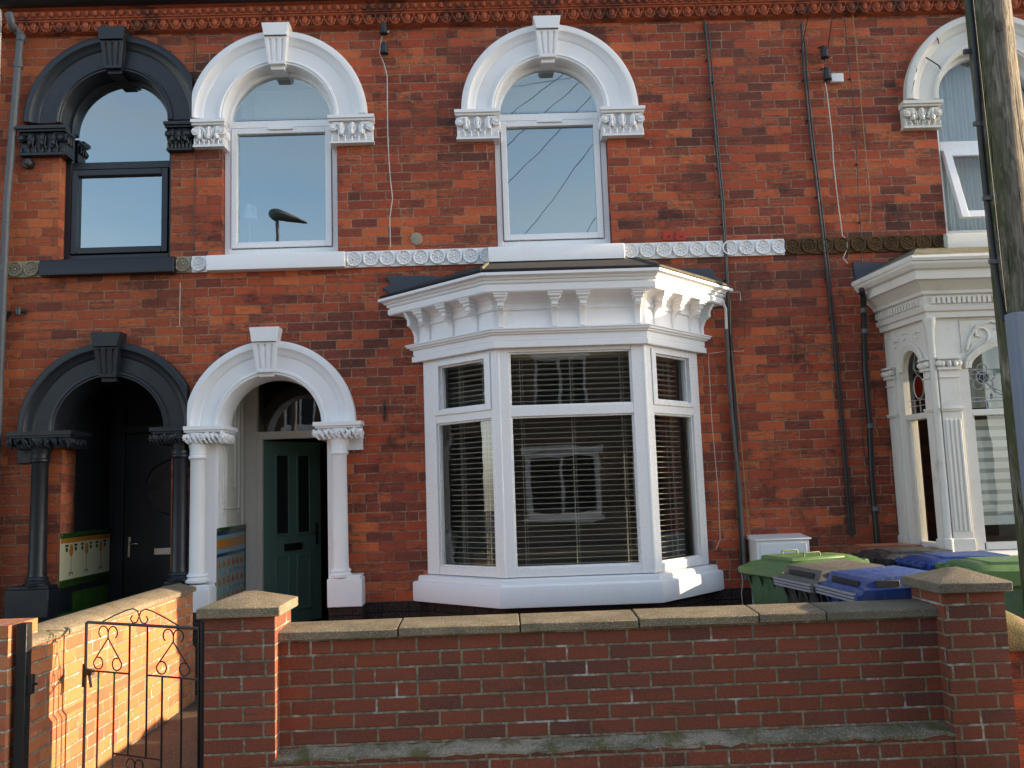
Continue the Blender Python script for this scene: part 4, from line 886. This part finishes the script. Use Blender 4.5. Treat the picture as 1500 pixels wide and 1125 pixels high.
# ------------------------------------------------------------------ gate
GX,GY=-1.665,-3.02
gdir=Vector((P(124,912,-2.62).x-GX,-2.62-GY)).normalized(); GWD=.885
G=thing('garden_gate',(GX,GY,-.25),'black wrought iron scroll gate standing half open between wall and pillar','gate')
def gf(s_,z,d=0.): return (GX+gdir.x*s_-gdir.y*d,GY+gdir.y*s_+gdir.x*d,z)
def gx(cx_): return (848-cx_)/733*GWD
b=MB()
for s_ in (.0,GWD): b.tube([gf(s_,-.20),gf(s_,.70 if s_ else .70)],.0085,6)
b.tube([gf(0,.695),gf(GWD-.01,.70)],.009,6); b.tube([gf(0,-.19),gf(GWD,-.19)],.008,6)
b.build('frame','dark_metal',G)
b=MB()
for s_,z0,z1 in ((gx(205),-.19,.425),(gx(312),-.19,.425),(gx(410),-.02,.70),(gx(525),-.02,.70),(gx(622),-.19,.425),(gx(742),-.19,.425)): b.tube([gf(s_,z0),gf(s_,z1)],.0055,6)
b.tube([gf(GWD,.425),gf(gx(410),.425)],.0055,6); b.tube([gf(gx(525),.425),gf(0,.425)],.0055,6); b.tube([gf(gx(312),-.02),gf(gx(622),-.02)],.0055,6)
b.build('bars','dark_metal',G)
def curl(b,s0,z0,s1,z1,cs,cz,r,a0,dirn,turns=.85):
    pts=[gf(s0,z0),gf(s1,z1)]
    for i in range(1,19):
        a=a0+dirn*2*PI*turns*i/18; q=r*(1-.35*i/18); pts.append(gf(cs+q*math.cos(a),cz+q*math.sin(a)))
    b.tube(pts,.0042,5)
def heart(b,cs,zt,zb,w_,r=.042):
    for sg in (-1,1):
        # top curl
        b.tube([gf(cs,zt-.075)]+[gf(cs+sg*(r-r*(1-.25*i/14)*math.cos(PI*1.3*i/14)),zt-r-.003+r*(1-.25*i/14)*math.sin(PI*1.3*i/14)) for i in range(15)],.0042,5)
        # leg and bottom curl
        fx=cs+sg*w_
        b.tube([gf(cs,zt-.075),gf(cs+sg*w_*.85,zb+r*1.6)]+[gf(fx-sg*(r-r*(1-.3*i/14)*math.cos(PI*1.6*i/14)),zb+r+.003-r*(1-.3*i/14)*math.sin(PI*1.6*i/14)) for i in range(15)],.0042,5)
for q in ((gx(265),.69,.43,.115),(gx(688),.69,.43,.125),(gx(455),-.03,-.185,.06,.035)):
    b=MB(); heart(b,*q); b.build('scroll','dark_metal',G)
b=MB(); mid=gx(470)
for sg in (-1,1):
    b.tube([gf(mid+sg*.30,.705),gf(mid+sg*.20,.745),gf(mid+sg*.10,.778),gf(mid+sg*.05,.788),gf(mid+sg*.012,.775),gf(mid,.745),gf(mid+sg*.02,.712),gf(mid+sg*.05,.708),gf(mid+sg*.07,.73),gf(mid+sg*.055,.75)],.0042,5)
b.build('crest','dark_metal',G)
b=MB(); b.box(0,1,0,1,0,1,lambda x,y_,z:gf(GWD-.075*x+.012,.40+.035*z,-.012+.024*y_)); b.tube([gf(GWD-.03,.405),gf(GWD-.045,.35),gf(GWD-.05,.33)],.008,6); b.tube([gf(GWD+.01,.46),gf(GWD+.012,.33)],.011,6); b.build('latch','dark_metal',G)
# ------------------------------------------------------------------ wheelie bins
def bin_(loc,rz,body,lid,label,style='plain',grp='wheelie bins in the front yards',scuff=None,handles=False,h=1.0):
    """front of the bin looks along local -X; hinge and wheels at +X"""
    t=thing('wheelie_bin',loc,label,'bin',grp,rz); ORG[t.name]=Vector()
    b=MB()
    def ring(z,lx0,lx1,hw_): return [(lx0,-hw_,z),(lx1,-hw_,z),(lx1,hw_,z),(lx0,hw_,z)]
    b.grid([ring(.02,-.22,.20,.20),ring(.10,-.24,.22,.215),ring(.86*h,-.335,.285,.262),ring(.90*h,-.345,.295,.268)],True,True)
    b.grid([ring(.885*h,-.365,.30,.285),ring(.93*h,-.37,.305,.287)],True,True)
    for k in range(4): b.prism([(-.33,.885*h),(-.37,.885*h),(-.335,.80*h)],-.24+.155*k-.008,-.24+.155*k+.008,lambda p,q,d:(p,d,q))
    b.build('body',body,t,bevel=.012)
    b=MB(); z=.94*h
    n=9; rows=[]
    def lidrow(x,zz,hw_,dome): return [(x,hw_*(2*k/(n-1)-1),zz+dome*(1-(2*k/(n-1)-1)**4)) for k in range(n)]
    if style=='plain': st=[(-.40,z-.035,.292,0),(-.40,z+.01,.295,0),(-.36,z+.018,.295,.012),(-.33,z+.028,.29,.035),(-.1,z+.04,.29,.045),(.2,z+.045,.29,.045),(.30,z+.05,.29,.04),(.34,z+.045,.288,.02),(.36,z+.01,.285,0)]
    else: st=[(-.40,z-.05,.292,0),(-.405,z-.01,.295,0),(-.37,z+.0,.295,.004),(-.36,z+.02,.29,.01),(.05,z+.03,.29,.02),(.25,z+.03,.29,.02),(.34,z+.02,.288,.01),(.36,z-.01,.285,0)]
    rows=[lidrow(*q) for q in st]; b.grid(rows); skirt=[[(r_[0][0],r_[0][1],r_[0][2]) for r_ in rows],[(r_[0][0],r_[0][1]*.995,z-.045) for r_ in rows]]; b.grid(skirt)
    skirt=[[(r_[-1][0],r_[-1][1],r_[-1][2]) for r_ in rows],[(r_[-1][0],r_[-1][1]*.995,z-.045) for r_ in rows]]; b.grid(skirt)
    if style=='hood':
        for sgn in (0,):
            rr=[[(-.35,-.265,z),(-.31,-.25,z+.085),(.12,-.25,z+.105),(.27,-.262,z+.03)],[(-.35,.265,z),(-.31,.25,z+.085),(.12,.25,z+.105),(.27,.262,z+.03)]]
            b.grid(rr); b.add(rr[0],[(0,1,2,3)]); b.add(rr[1],[(0,1,2,3)])
    o=b.build('lid',lid,t,bevel=.008)
    if style=='plain':
        b=MB(); 
        for yy in (-.14,.14): b.tube([(-.10,yy-.0,z+.05),(-.10,yy,z+.115),(-.10,yy+.0,z+.12),(.03,yy,z+.122),(.035,yy,z+.115),(.035,yy,z+.05)],.006,6)
        if handles: b.build('lid_handles',lid,o)
        MB().box(-.26,.22,-.20,.20,z+.055,z+.095).build('lid_crown',lid,o,bevel=.018)
    else:
        b=MB(); b.box(-.27,-.12,-.262,-.235,z+.030,z+.072); b.box(-.338,-.325,-.18,.18,z+.03,z+.065); b.build('lid_slots','slot',o,bevel=.004)
    if scuff:
        b=MB()
        for k in range(3): b.box(-.412-.002*k,-.398,-.27,.27,z-.048+.02*k,z-.034+.02*k)
        b.build('lid_lip',scuff,o,bevel=.003)
    b=MB(); b.tube([(.38,-.24,.97*h),(.38,.24,.97*h)],.014,8)
    for yy in (-.20,-.07,.07,.20): b.box(.29,.385,yy-.018,yy+.018,.90*h,.975*h); b.tube([(.372,yy-.03,.975*h),(.372,yy+.03,.975*h)],.026,10)
    b.build('hinge_bar',lid if style!='x' else body,t,bevel=.003)
    for yy in (-.235,.235):
        b=MB(); b.lathe((.24,yy,.10),[(.0,-.022),(.06,-.022),(.1,-.02),(.1,.02),(.06,.022),(0.,.022)],20,'y'); b.build('wheel','bin_black',t)
    return t
bin_((2.30,-1.20,-.20),R(16),'bin_dkgreen','bin_green','green wheelie bin nearest the white meter box, wire handles on its lid',handles=True,h=.985)
bin_((2.36,-1.86,-.20),R(8),'bin_black','bin_grey','grey lidded wheelie bin between the front green and front blue bins','hood',scuff='bin_scuff',h=.965)
bin_((2.44,-2.46,-.195),R(4),'bin_blue','bin_blue','blue wheelie bin with slotted hood lid right behind the front garden wall','hood',scuff='bin_scuff',h=.965)
bin_((3.24,-.42,-.25),R(180),'bin_brown','bin_brown','brown wheelie bin with a curled lid against the house wall',h=1.03)
bin_((3.22,-.96,-.25),R(176),'bin_black','bin_black','black wheelie bin in the back row between the brown and blue bins',h=1.03)
bin_((3.34,-1.52,-.25),R(176),'bin_blue','bin_blue','blue wheelie bin in the back row with its hinge side facing left',h=1.03)
bin_((3.36,-2.10,-.25),R(176),'bin_dkgreen','bin_green','big green wheelie bin at the right edge behind the telegraph pole',h=1.04)
# meter box
t=thing('meter_box',(2.44,-.14,-.25),'white meter box fixed to the brick wall behind the green bin','box')
b=MB(); b.box(2.205,2.665,-.27,-.001,.28,.885); b.build('casing','plastic_white',t,bevel=.008)
b=MB(); b.prism([(-.285,.872),(-.285,.884),(0,.912),(0,.872)],2.19,2.68,lambda p,q,d:(d,p,q)); b.build('hood','plastic_white',t,bevel=.003)
MB().box(2.235,2.64,-.276,-.268,.31,.85).build('door','plastic_white',t,bevel=.004)
# ------------------------------------------------------------------ pipes and cables on the fronts
def pipe(name,pts,r,mat,label,cat='pipe',group=None,clips=(),n=10,clipmat=None,par=None):
    o=MB().tube(pts,r,n).build(name,mat,par)
    if par is None: tag(o,label,cat,group)
    for i,p in enumerate(clips): MB().lathe(Vector(p),[(r+.0,-.012),(r+.006,-.012),(r+.006,.012),(r,.012)],10).build('clip',clipmat or mat,o)
    return o
t=thing('downpipe',(-4.42,-.09,-.25),'grey rainwater downpipe with swan neck at the left edge','pipe','rainwater downpipes')
a=P(14,20,-.20); c=P(18,38,-.17); d=P(30,50,-.09); e_=P(10,293,-.09); f_=P(2,400,-.09)
MB().tube([a,P(16,30,-.20),c,P(24,44,-.11),P(31,52,-.09),P(30,62,-.09)],.036,12).build('swan_neck','pipe_grey',t)
MB().tube([P(30,56,-.09),e_,Vector((f_.x,-.09,-.2))],.034,12).build('pipe','pipe_grey',t)
b=MB()
for v_ in ((31,56),(27,95),(3,392)): q=P(v_[0],v_[1],-.09); b.lathe((q.x,q.y,q.z),[(.034,-.03),(.041,-.03),(.041,.03),(.034,.03)],12)
b.box(-4.42,-4.36,-.03,0,5.56,5.60); b.build('socket','pipe_grey',t)
q=P(-4,30,-.12); o=MB().tube([(q.x-.0,-.12,6.0),(q.x-.0,-.12,-.2)],.04,12).build('downpipe','old_white'); tag(o,'cream downpipe just inside the left edge beside the grey one','pipe','rainwater downpipes')
# twin black cables
def wallcable(name,pl,r,mat,label,group,Y=-.03,n=6,clips=0,cat='cable'):
    pts=[P(u_,v_,Y) for u_,v_ in pl]; o=MB().tube(pts,r,n).build(name,mat); tag(o,label,cat,group)
    if clips:
        b=MB()
        for i in range(1,clips):
            f_=i/clips*(len(pts)-1); k=int(f_); q=pts[k].lerp(pts[k+1],f_-k); b.ell((q.x,-.012,q.z),(r*1.6+.004,.02,.012),8,5)
        b.build('clips',mat,o)
    return o
GC='cables clipped to the brick fronts'
wallcable('cable',[(1032,30),(1041,130),(1050,225),(1057,296),(1062,370),(1066,440),(1074,560),(1080,700),(1086,840)],.011,'cable_black','thick black cable running down just right of the white bay',GC,clips=14)
wallcable('cable',[(1037,35),(1046,130),(1053,225),(1060,296),(1064,370),(1068,440),(1076,560),(1083,700),(1089,840)],.008,'cable_black','thinner black cable paired with the thick one right of the bay',GC,clips=9)
wallcable('cable',[(1174,35),(1177,100),(1187,200),(1199,296),(1211,400),(1222,500),(1234,640),(1246,785)],.012,'cable_black','black cable falling the full height left of the right bay',GC,clips=12)
wallcable('cable',[(1179,60),(1182,110),(1191,200),(1203,296),(1215,400),(1226,500),(1238,640),(1250,785)],.008,'cable_black','second black cable close beside the full height one',GC,clips=8)
wallcable('cable',[(1237,20),(1240,60),(1252,170),(1256,240),(1258,300),(1262,350),(1262,420)],.004,'cable_black','thin dark cable falling past the brown plaques',GC,clips=4)
wallcable('cable',[(1247,0),(1258,110),(1265,190),(1270,240),(1276,300),(1274,330)],.0035,'cable_tan','thin tan cable in the upper right brickwork',GC)
wallcable('cable',[(1209,122),(1212,140),(1219,200),(1221,240),(1228,300),(1234,345),(1241,352),(1241,364),(1235,378),(1242,386)],.005,'cable_white','pale cable hanging from the white junction box',GC)
wallcable('cable',[(570,45),(559,55),(556,78),(562,92),(567,110),(568,200),(571,255),(575,290),(571,320),(572,362)],.005,'cable_white','pale cable hanging from the insulators between the two white windows',GC)
wallcable('cable',[(285,48),(284,90),(283,150),(285,230),(284,300),(283,335),(285,372)],.0035,'cable_black','thin dark cable down the pier between black and white windows',GC,Y=-.015)
wallcable('cable',[(283,52),(278,48),(273,50),(274,56),(281,58),(286,55)],.004,'cable_black','small loose coil of cable hung above the pier',GC,Y=-.03)
wallcable('cable',[(264,414),(263,478),(258,478)],.003,'cable_white','short pale cable end under the left string course',GC)
wallcable('cable',[(1067,428),(1084,428),(1085,440)],.004,'cable_white','short pale cable stub level with the bay cornice',GC)
wallcable('cable',[(1086,380),(1091,470),(1090,500)],.003,'cable_black','short thin cable right of the bay flashing',GC)
wallcable('cable',[(1070,440),(1070,500),(1077,560),(1085,640),(1092,720),(1098,800),(1098,830)],.0045,'cable_tan','tan cable beside the lead pipe right of the bay',GC,Y=-.035)
wallcable('cable',[(1090,514),(1060,515),(1038,518),(1038,530),(1043,620),(1052,720),(1055,790),(1048,806)],.003,'cable_white','pale looping cable between bay frame and lead pipe',GC)
wallcable('cable',[(1085,835),(1088,850),(1086,870),(1089,895)],.004,'cable_white','frayed pale cable end over the black plinth by the meter box',GC,Y=-.05)
wallcable('cable',[(1264,560),(1262,600),(1264,650),(1270,690)],.003,'cable_black','thin loose cable beside the black downpipe',GC)
# lead pipe by the bay
o=MB().tube([P(1057,440,-.20),P(1063,452,-.12),P(1064,480,-.06),P(1065,500,-.05)],.013,8).build('pipe','plastic_white'); tag(o,'short white pipe dropping from the end of the bay cornice','pipe')
o=MB().tube([P(1064,482,-.055),P(1068,560,-.05),P(1075,640,-.05),P(1084,720,-.05),P(1088,790,-.05),P(1092,850,-.05)],.017,10).build('pipe','pipe_lead'); tag(o,'old grey lead pipe between the white bay and meter box','pipe')
t=thing('downpipe',(3.33,-.1,-.25),'black cast iron downpipe beside the right bay window','pipe','rainwater downpipes')
MB().tube([P(1262,424,-.2),P(1264,432,-.14),P(1265,445,-.09),P(1267,540,-.08),P(1274,620,-.08),P(1277,700,-.08),P(1285,790,-.08),Vector((3.31,-.08,-.2))],.026,10).build('pipe','dark_metal',t)
for v_ in ((1265,455),(1267,485),(1275,624),(1283,745)): q=P(v_[0],v_[1],-.085); MB().lathe(q,[(.026,-.02),(.035,-.02),(.035,.02),(.026,.02)],10).build('socket','pipe_grey',t)
# insulators, junction box, alarm camera, lamp, red marks, vent
def insul(u_,v_,lab):
    t=thing('insulator',P(u_,v_,-.06),lab,'insulator','telephone wire insulators'); q=P(u_,v_,-.07)
    b=MB(); b.lathe((q.x,q.y,q.z),[(.012,.06),(.032,.055),(.036,.03),(.034,-.01),(.04,-.045),(.032,-.05),(.0,-.045)],14); b.build('cup','cable_black',t)
    b=MB(); b.tube([(q.x,q.y,q.z-.08),(q.x,q.y,q.z+.075),(q.x-.03,-.0,q.z+.09)],.007,6); b.build('spindle','dark_metal',t)
insul(562,43,'upper dark insulator between the two white windows'); insul(563,72,'lower dark insulator between the two white windows'); insul(1208,78,'upper dark insulator above the white junction box'); insul(1212,110,'lower dark insulator touching the white junction box')
q=P(1216,109,-.02); q2=P(1235,121,-.02); o=MB().box(q.x,q2.x,-.045,0,q2.z,q.z).build('junction_box','plastic_white',bevel=.004); tag(o,'small white junction box on the upper right brickwork','box')
t=thing('security_camera',P(42,238,-.0),'black dome security camera on the brick by the left downpipe','camera'); q=P(41,238,-.05)
b=MB(); b.lathe((q.x-.01,-.0,q.z),[(.05,0),(.052,-.03),(.045,-.045),(.0,-.05)],18,'y'); b.build('housing','anthracite',t); b=MB(); b.ell((q.x+.005,-.055,q.z-.005),(.036,.03,.036),14,10); b.build('dome','bin_black',t)
t=thing('wall_light',P(28,456,0),'small black cylinder light low on the left brickwork','light'); q=P(27,456,-.07)
b=MB(); b.lathe((q.x,q.y,q.z),[(.0,.035),(.022,.033),(.022,-.035),(.018,-.036),(.018,-.02),(0,-.02)],16); b.build('housing','bin_black',t); b=MB(); b.box(q.x+.0,q.x+.045,-.03,0,q.z-.005,q.z+.03); b.tube([(q.x,q.y,q.z+.01),(q.x+.03,-.01,q.z+.012)],.01,8); b.build('bracket','bin_black',t)
for u_,lab in ((978,'left of two red painted hook plates above the white string course'),(997,'right of two red painted hook plates above the white string course')):
    q=P(u_,346,0); o=MB().box(q.x-.047,q.x+.047,-.008,0,q.z-.04,q.z+.045).build('hook_plate','orange_mark',bevel=.002); tag(o,lab,'plate','red hook plates')
    MB().tube([(q.x+.01,-.01,q.z),(q.x+.012,-.035,q.z-.015),(q.x+.0,-.045,q.z-.03)],.005,6).build('hook','dark_metal',o)
q=P(610,350,0); o=MB().lathe((q.x,0,q.z),[(.058,0),(.058,-.008),(.05,-.012),(0,-.012)],20,'y').build('vent_plug','cream_tile'); tag(o,'round cement plug in the brick above the plaque band','plug')
q=P(563,600,0); b=MB(); b.tube([(q.x,-.01,q.z+.09),(q.x,-.012,q.z-.11)],.008,6); b.tube([(q.x,-.01,q.z+.03),(q.x+.01,-.04,q.z+.0),(q.x,-.03,q.z-.03)],.007,6); b.ell((q.x,-.02,q.z-.06),(.013,.012,.03),8,6); o=b.build('wall_hook','dark_metal'); tag(o,'rusty iron wall hook between the door arch and the bay','hook')
# ------------------------------------------------------------------ telegraph pole
t=thing('telegraph_pole',(2.745,-3.5,-.27),'weathered mossy wooden telegraph pole in front of the right house','pole')
b=MB(); rows=[]; rn=random.Random(9); n=40
for i in range(70):
    z=-.3+8.7*i/69; r_=.128-.0045*z; cx_=2.748-.004*(z-2); rows.append([(cx_+(r_+.004*math.sin(k*3+i*.5)*.4)*math.cos(2*PI*k/n),-3.5+(r_+.0025*math.sin(k*5+i*.3))*math.sin(2*PI*k/n),z) for k in range(n)])
b.grid(rows,True,True); b.build('trunk','wood',t)
pl=[(1418,-10),(1424,40),(1432,130),(1438,215),(1448,310),(1458,395),(1470,470)]
def onpole(u_,v_,extra=.012):
    # walk the sight line onto the pole's surface
    q=ray(u_,v_)
    for s_ in range(0,400):
        Y=-3.8+s_*.002; p=P(u_,v_,Y)
        if (p.x-(2.748-.004*(p.z-2)))**2+(p.y+3.5)**2<(.128-.0045*p.z+extra)**2: return p
    return P(u_,v_,-3.5)
MB().tube([onpole(*q) for q in pl],.011,8).build('cable','cable_black',t)
b=MB()
for q in ((1421,75),(1436,181),(1450,290),(1459,383)): p=onpole(*q); b.box(p.x-.035,p.x+.03,p.y-.006,p.y+.012,p.z-.012,p.z+.012)
b.build('cable_clips','pipe_grey',t,bevel=.002)
gz=2.19
b=MB(); b.prism([(2.60,-3.60),(2.60,-3.665),(2.615,-3.68),(2.70,-3.68),(2.715,-3.665),(2.715,-3.60)],-.27,gz,lambda p,q,d:(p,q,d)); gd=b.build('cable_guard','guard',t,bevel=.004)
b=MB()
for z_ in (2.02,1.35,1.0,.6): b.ell((2.69,-3.682,z_),(.006,.004,.006),8,5)
b.build('guard_screws','dark_metal',t)
MB().tube([(2.59,-3.62,8.2),(2.58,-3.64,4.),(2.585,-3.65,2.2)],.002,4).build('thin_wire','cable_black',t)
b=MB(); b.box(2.1,3.4,-3.56,-3.46,7.9,8.0); b.build('crossarm','wood',t)
# ------------------------------------------------------------------ overhead wires (also seen mirrored in the upstairs glass)
def span(p0,p1,sag,lab,r=.004,n=24):
    p0,p1=Vector(p0),Vector(p1); pts=[p0.lerp(p1,i/n)-Vector((0,0,sag*4*(i/n)*(1-i/n))) for i in range(n+1)]
    o=MB().tube(pts,r,5).build('overhead_wire','cable_black'); return tag(o,lab,'wire','overhead telephone wires')
PT=(2.7,-3.5,8.1)
span(P(565,40,-.07),PT,.25,'overhead wire from the insulators between the white windows'); span(P(1212,75,-.07),PT,.12,'overhead wire from the insulator above the junction box'); span(P(1176,64,-.04),PT,.12,'overhead wire meeting the black cable at the upper right'); span(P(1032,50,-.04),(-1.2,-9.,9.6),.2,'overhead wire leaving up to the left from the cable right of the bay')
for i,(xx,lab) in enumerate(((-9.,'first'),(-6.5,'second'),(-4.2,'third'),(-1.5,'fourth'),(1.,'fifth'),(4.,'sixth'))):
    o=span((2.3+.15*i,-3.5,8.0),(xx,-16.3,6.1+.1*(i%3)),.35+.05*i,'overhead wire crossing the street, mirrored in the upstairs windows',.006)
for xx in (-12.,):
    span((2.5,-3.5,8.05),(-26.,-3.9,8.2),.6,'long overhead wire running along the street, mirrored in the upstairs windows',.007); span((2.9,-3.5,7.8),(-26,-4.1,7.9),.7,'lower long wire along the street, mirrored in the upstairs windows',.007)
# ------------------------------------------------------------------ opposite side of the street, seen mirrored in the glass
def opp(x0,label,col):
    t=thing('opposite_house',(x0+2.5,-16.5,-.25),label,'house','houses across the street')
    def OX(a): return x0+a
    rect=lambda a,b_,c,d:[(OX(a),c),(OX(b_),c),(OX(b_),d),(OX(a),d)]
    plate('brick_wall',rect(0,5.0,-.3,5.9),[rect(.7,1.6,3.4,4.8),rect(3.0,4.4,3.4,4.8),rect(2.7,4.6,.6,2.3),rect(.6,1.5,-.2,2.1)],-16.75,-16.5,'brick_opp',t)
    MB().prism([(-16.3,5.85),(-20,8.3),(-24,5.85)],OX(0)+.003,OX(5)-.003,lambda p,q,d:(d,p,q)).build('roof','slate',t)
    for (a,b_,c,d) in ((.7,1.6,3.4,4.8),(3.0,4.4,3.4,4.8),(2.7,4.6,.6,2.3)):
        b=MB(); m_=.13 if a==2.7 else .07; yb_,yf=-16.62,-16.5 if a!=2.7 else -16.2
        b.box(OX(a),OX(a)+m_,yb_,yf,c,d); b.box(OX(b_)-m_,OX(b_),yb_,yf,c,d); b.box(OX(a)+m_,OX(b_)-m_,yb_,yf-.002,c,c+m_); b.box(OX(a)+m_,OX(b_)-m_,yb_,yf-.002,d-m_,d); b.box(OX((a+b_)/2)-.035,OX((a+b_)/2)+.035,yb_,yf-.004,c+m_,d-m_); b.box(OX(a)-.1,OX(b_)+.1,yf,yf+.08,c-.1,c-.002); b.box(OX(a)-.1,OX(b_)+.1,yf,yf+.04,d+.002,d+.14)
        f=b.build('window','upvc',t)
        MB().add([(OX(a)+m_,-16.6,c+m_),(OX(b_)-m_,-16.6,c+m_),(OX(b_)-m_,-16.6,d-m_),(OX(a)+m_,-16.6,d-m_)],[(0,1,2,3)]).build('pane','dark_glass',f)
    b=MB(); b.box(OX(.6),OX(1.5),-16.6,-16.55,-.2,2.1); b.build('front_door',col,t); 
    b=MB(); b.box(OX(.5),OX(.6),-16.6,-16.46,-.25,2.2); b.box(OX(1.5),OX(1.6),-16.6,-16.46,-.25,2.2); b.box(OX(.5),OX(1.6),-16.6,-16.45,2.2,2.4); b.build('door_surround','upvc',t)
for i,(x0,c) in enumerate(((-12.,'door_black'),(-7.,'blue_glaze'),(-2.,'door_green'),(3.,'rust_glaze'),(8.,'door_black'))):
    opp(x0,'plain brick house across the street with '+('black','blue','green','rust red','glossy black')[i]+' front door, seen only as a reflection',c)
# street lamp across the road
q=P(405,322,CD*0+12.2); lx,lz=q.x,q.z
t=thing('street_lamp',(lx,-12.0,-.3),'street lamp across the road, mirrored in the white upstairs window','street lamp')
MB().tube([(lx,-12.,-.3),(lx,-12.,lz)],.075,10,r1=.05).build('post','pipe_grey',t)
b=MB(); b.ell((lx-.03,-12,lz+.13),(.15,.14,.14),12,8); b.grid([[(lx-.05+k*.0,-12+.16*math.cos(a)*w_,lz+.16+z_+.05*math.sin(a)) for a in [PI*2*j/12 for j in range(12)]] for k,w_,z_ in ((0,.6,.05),)]*1+[[(lx+x_,-12+w_*math.cos(a),lz+z_+h_*math.sin(a)) for a in [PI*2*j/12 for j in range(12)]] for x_,z_,w_,h_ in ((.05,.14,.18,.13),(.25,.08,.2,.11),(.55,-.03,.14,.05),(.70,-.08,.03,.02))],True,True); b.build('lamp_head','pipe_lead',t)
# table lamp on the inner sill of the white upstairs window
q=P(366,312,.33); t=thing('table_lamp',(q.x,.33,3.62),'white shaded table lamp inside the left white upstairs window','lamp')
b=MB(); b.lathe((q.x,.33,q.z),[(.072,-.07),(.058,.07)],20); b.build('lamp_shade','curtain',t)
b=MB(); b.lathe((q.x,.33,3.6),[(.05,0),(.05,.015),(.007,.02),(.006,q.z-3.67)],12); b.build('stand','chrome',t)
MB().box(W1X-.6,W1X+.6,.262,.46,3.56,3.6).build('window_board','upvc',H2)
MB().box(-.2,1.3,.262,.3,3.56,3.6).build('window_board','upvc',H2)
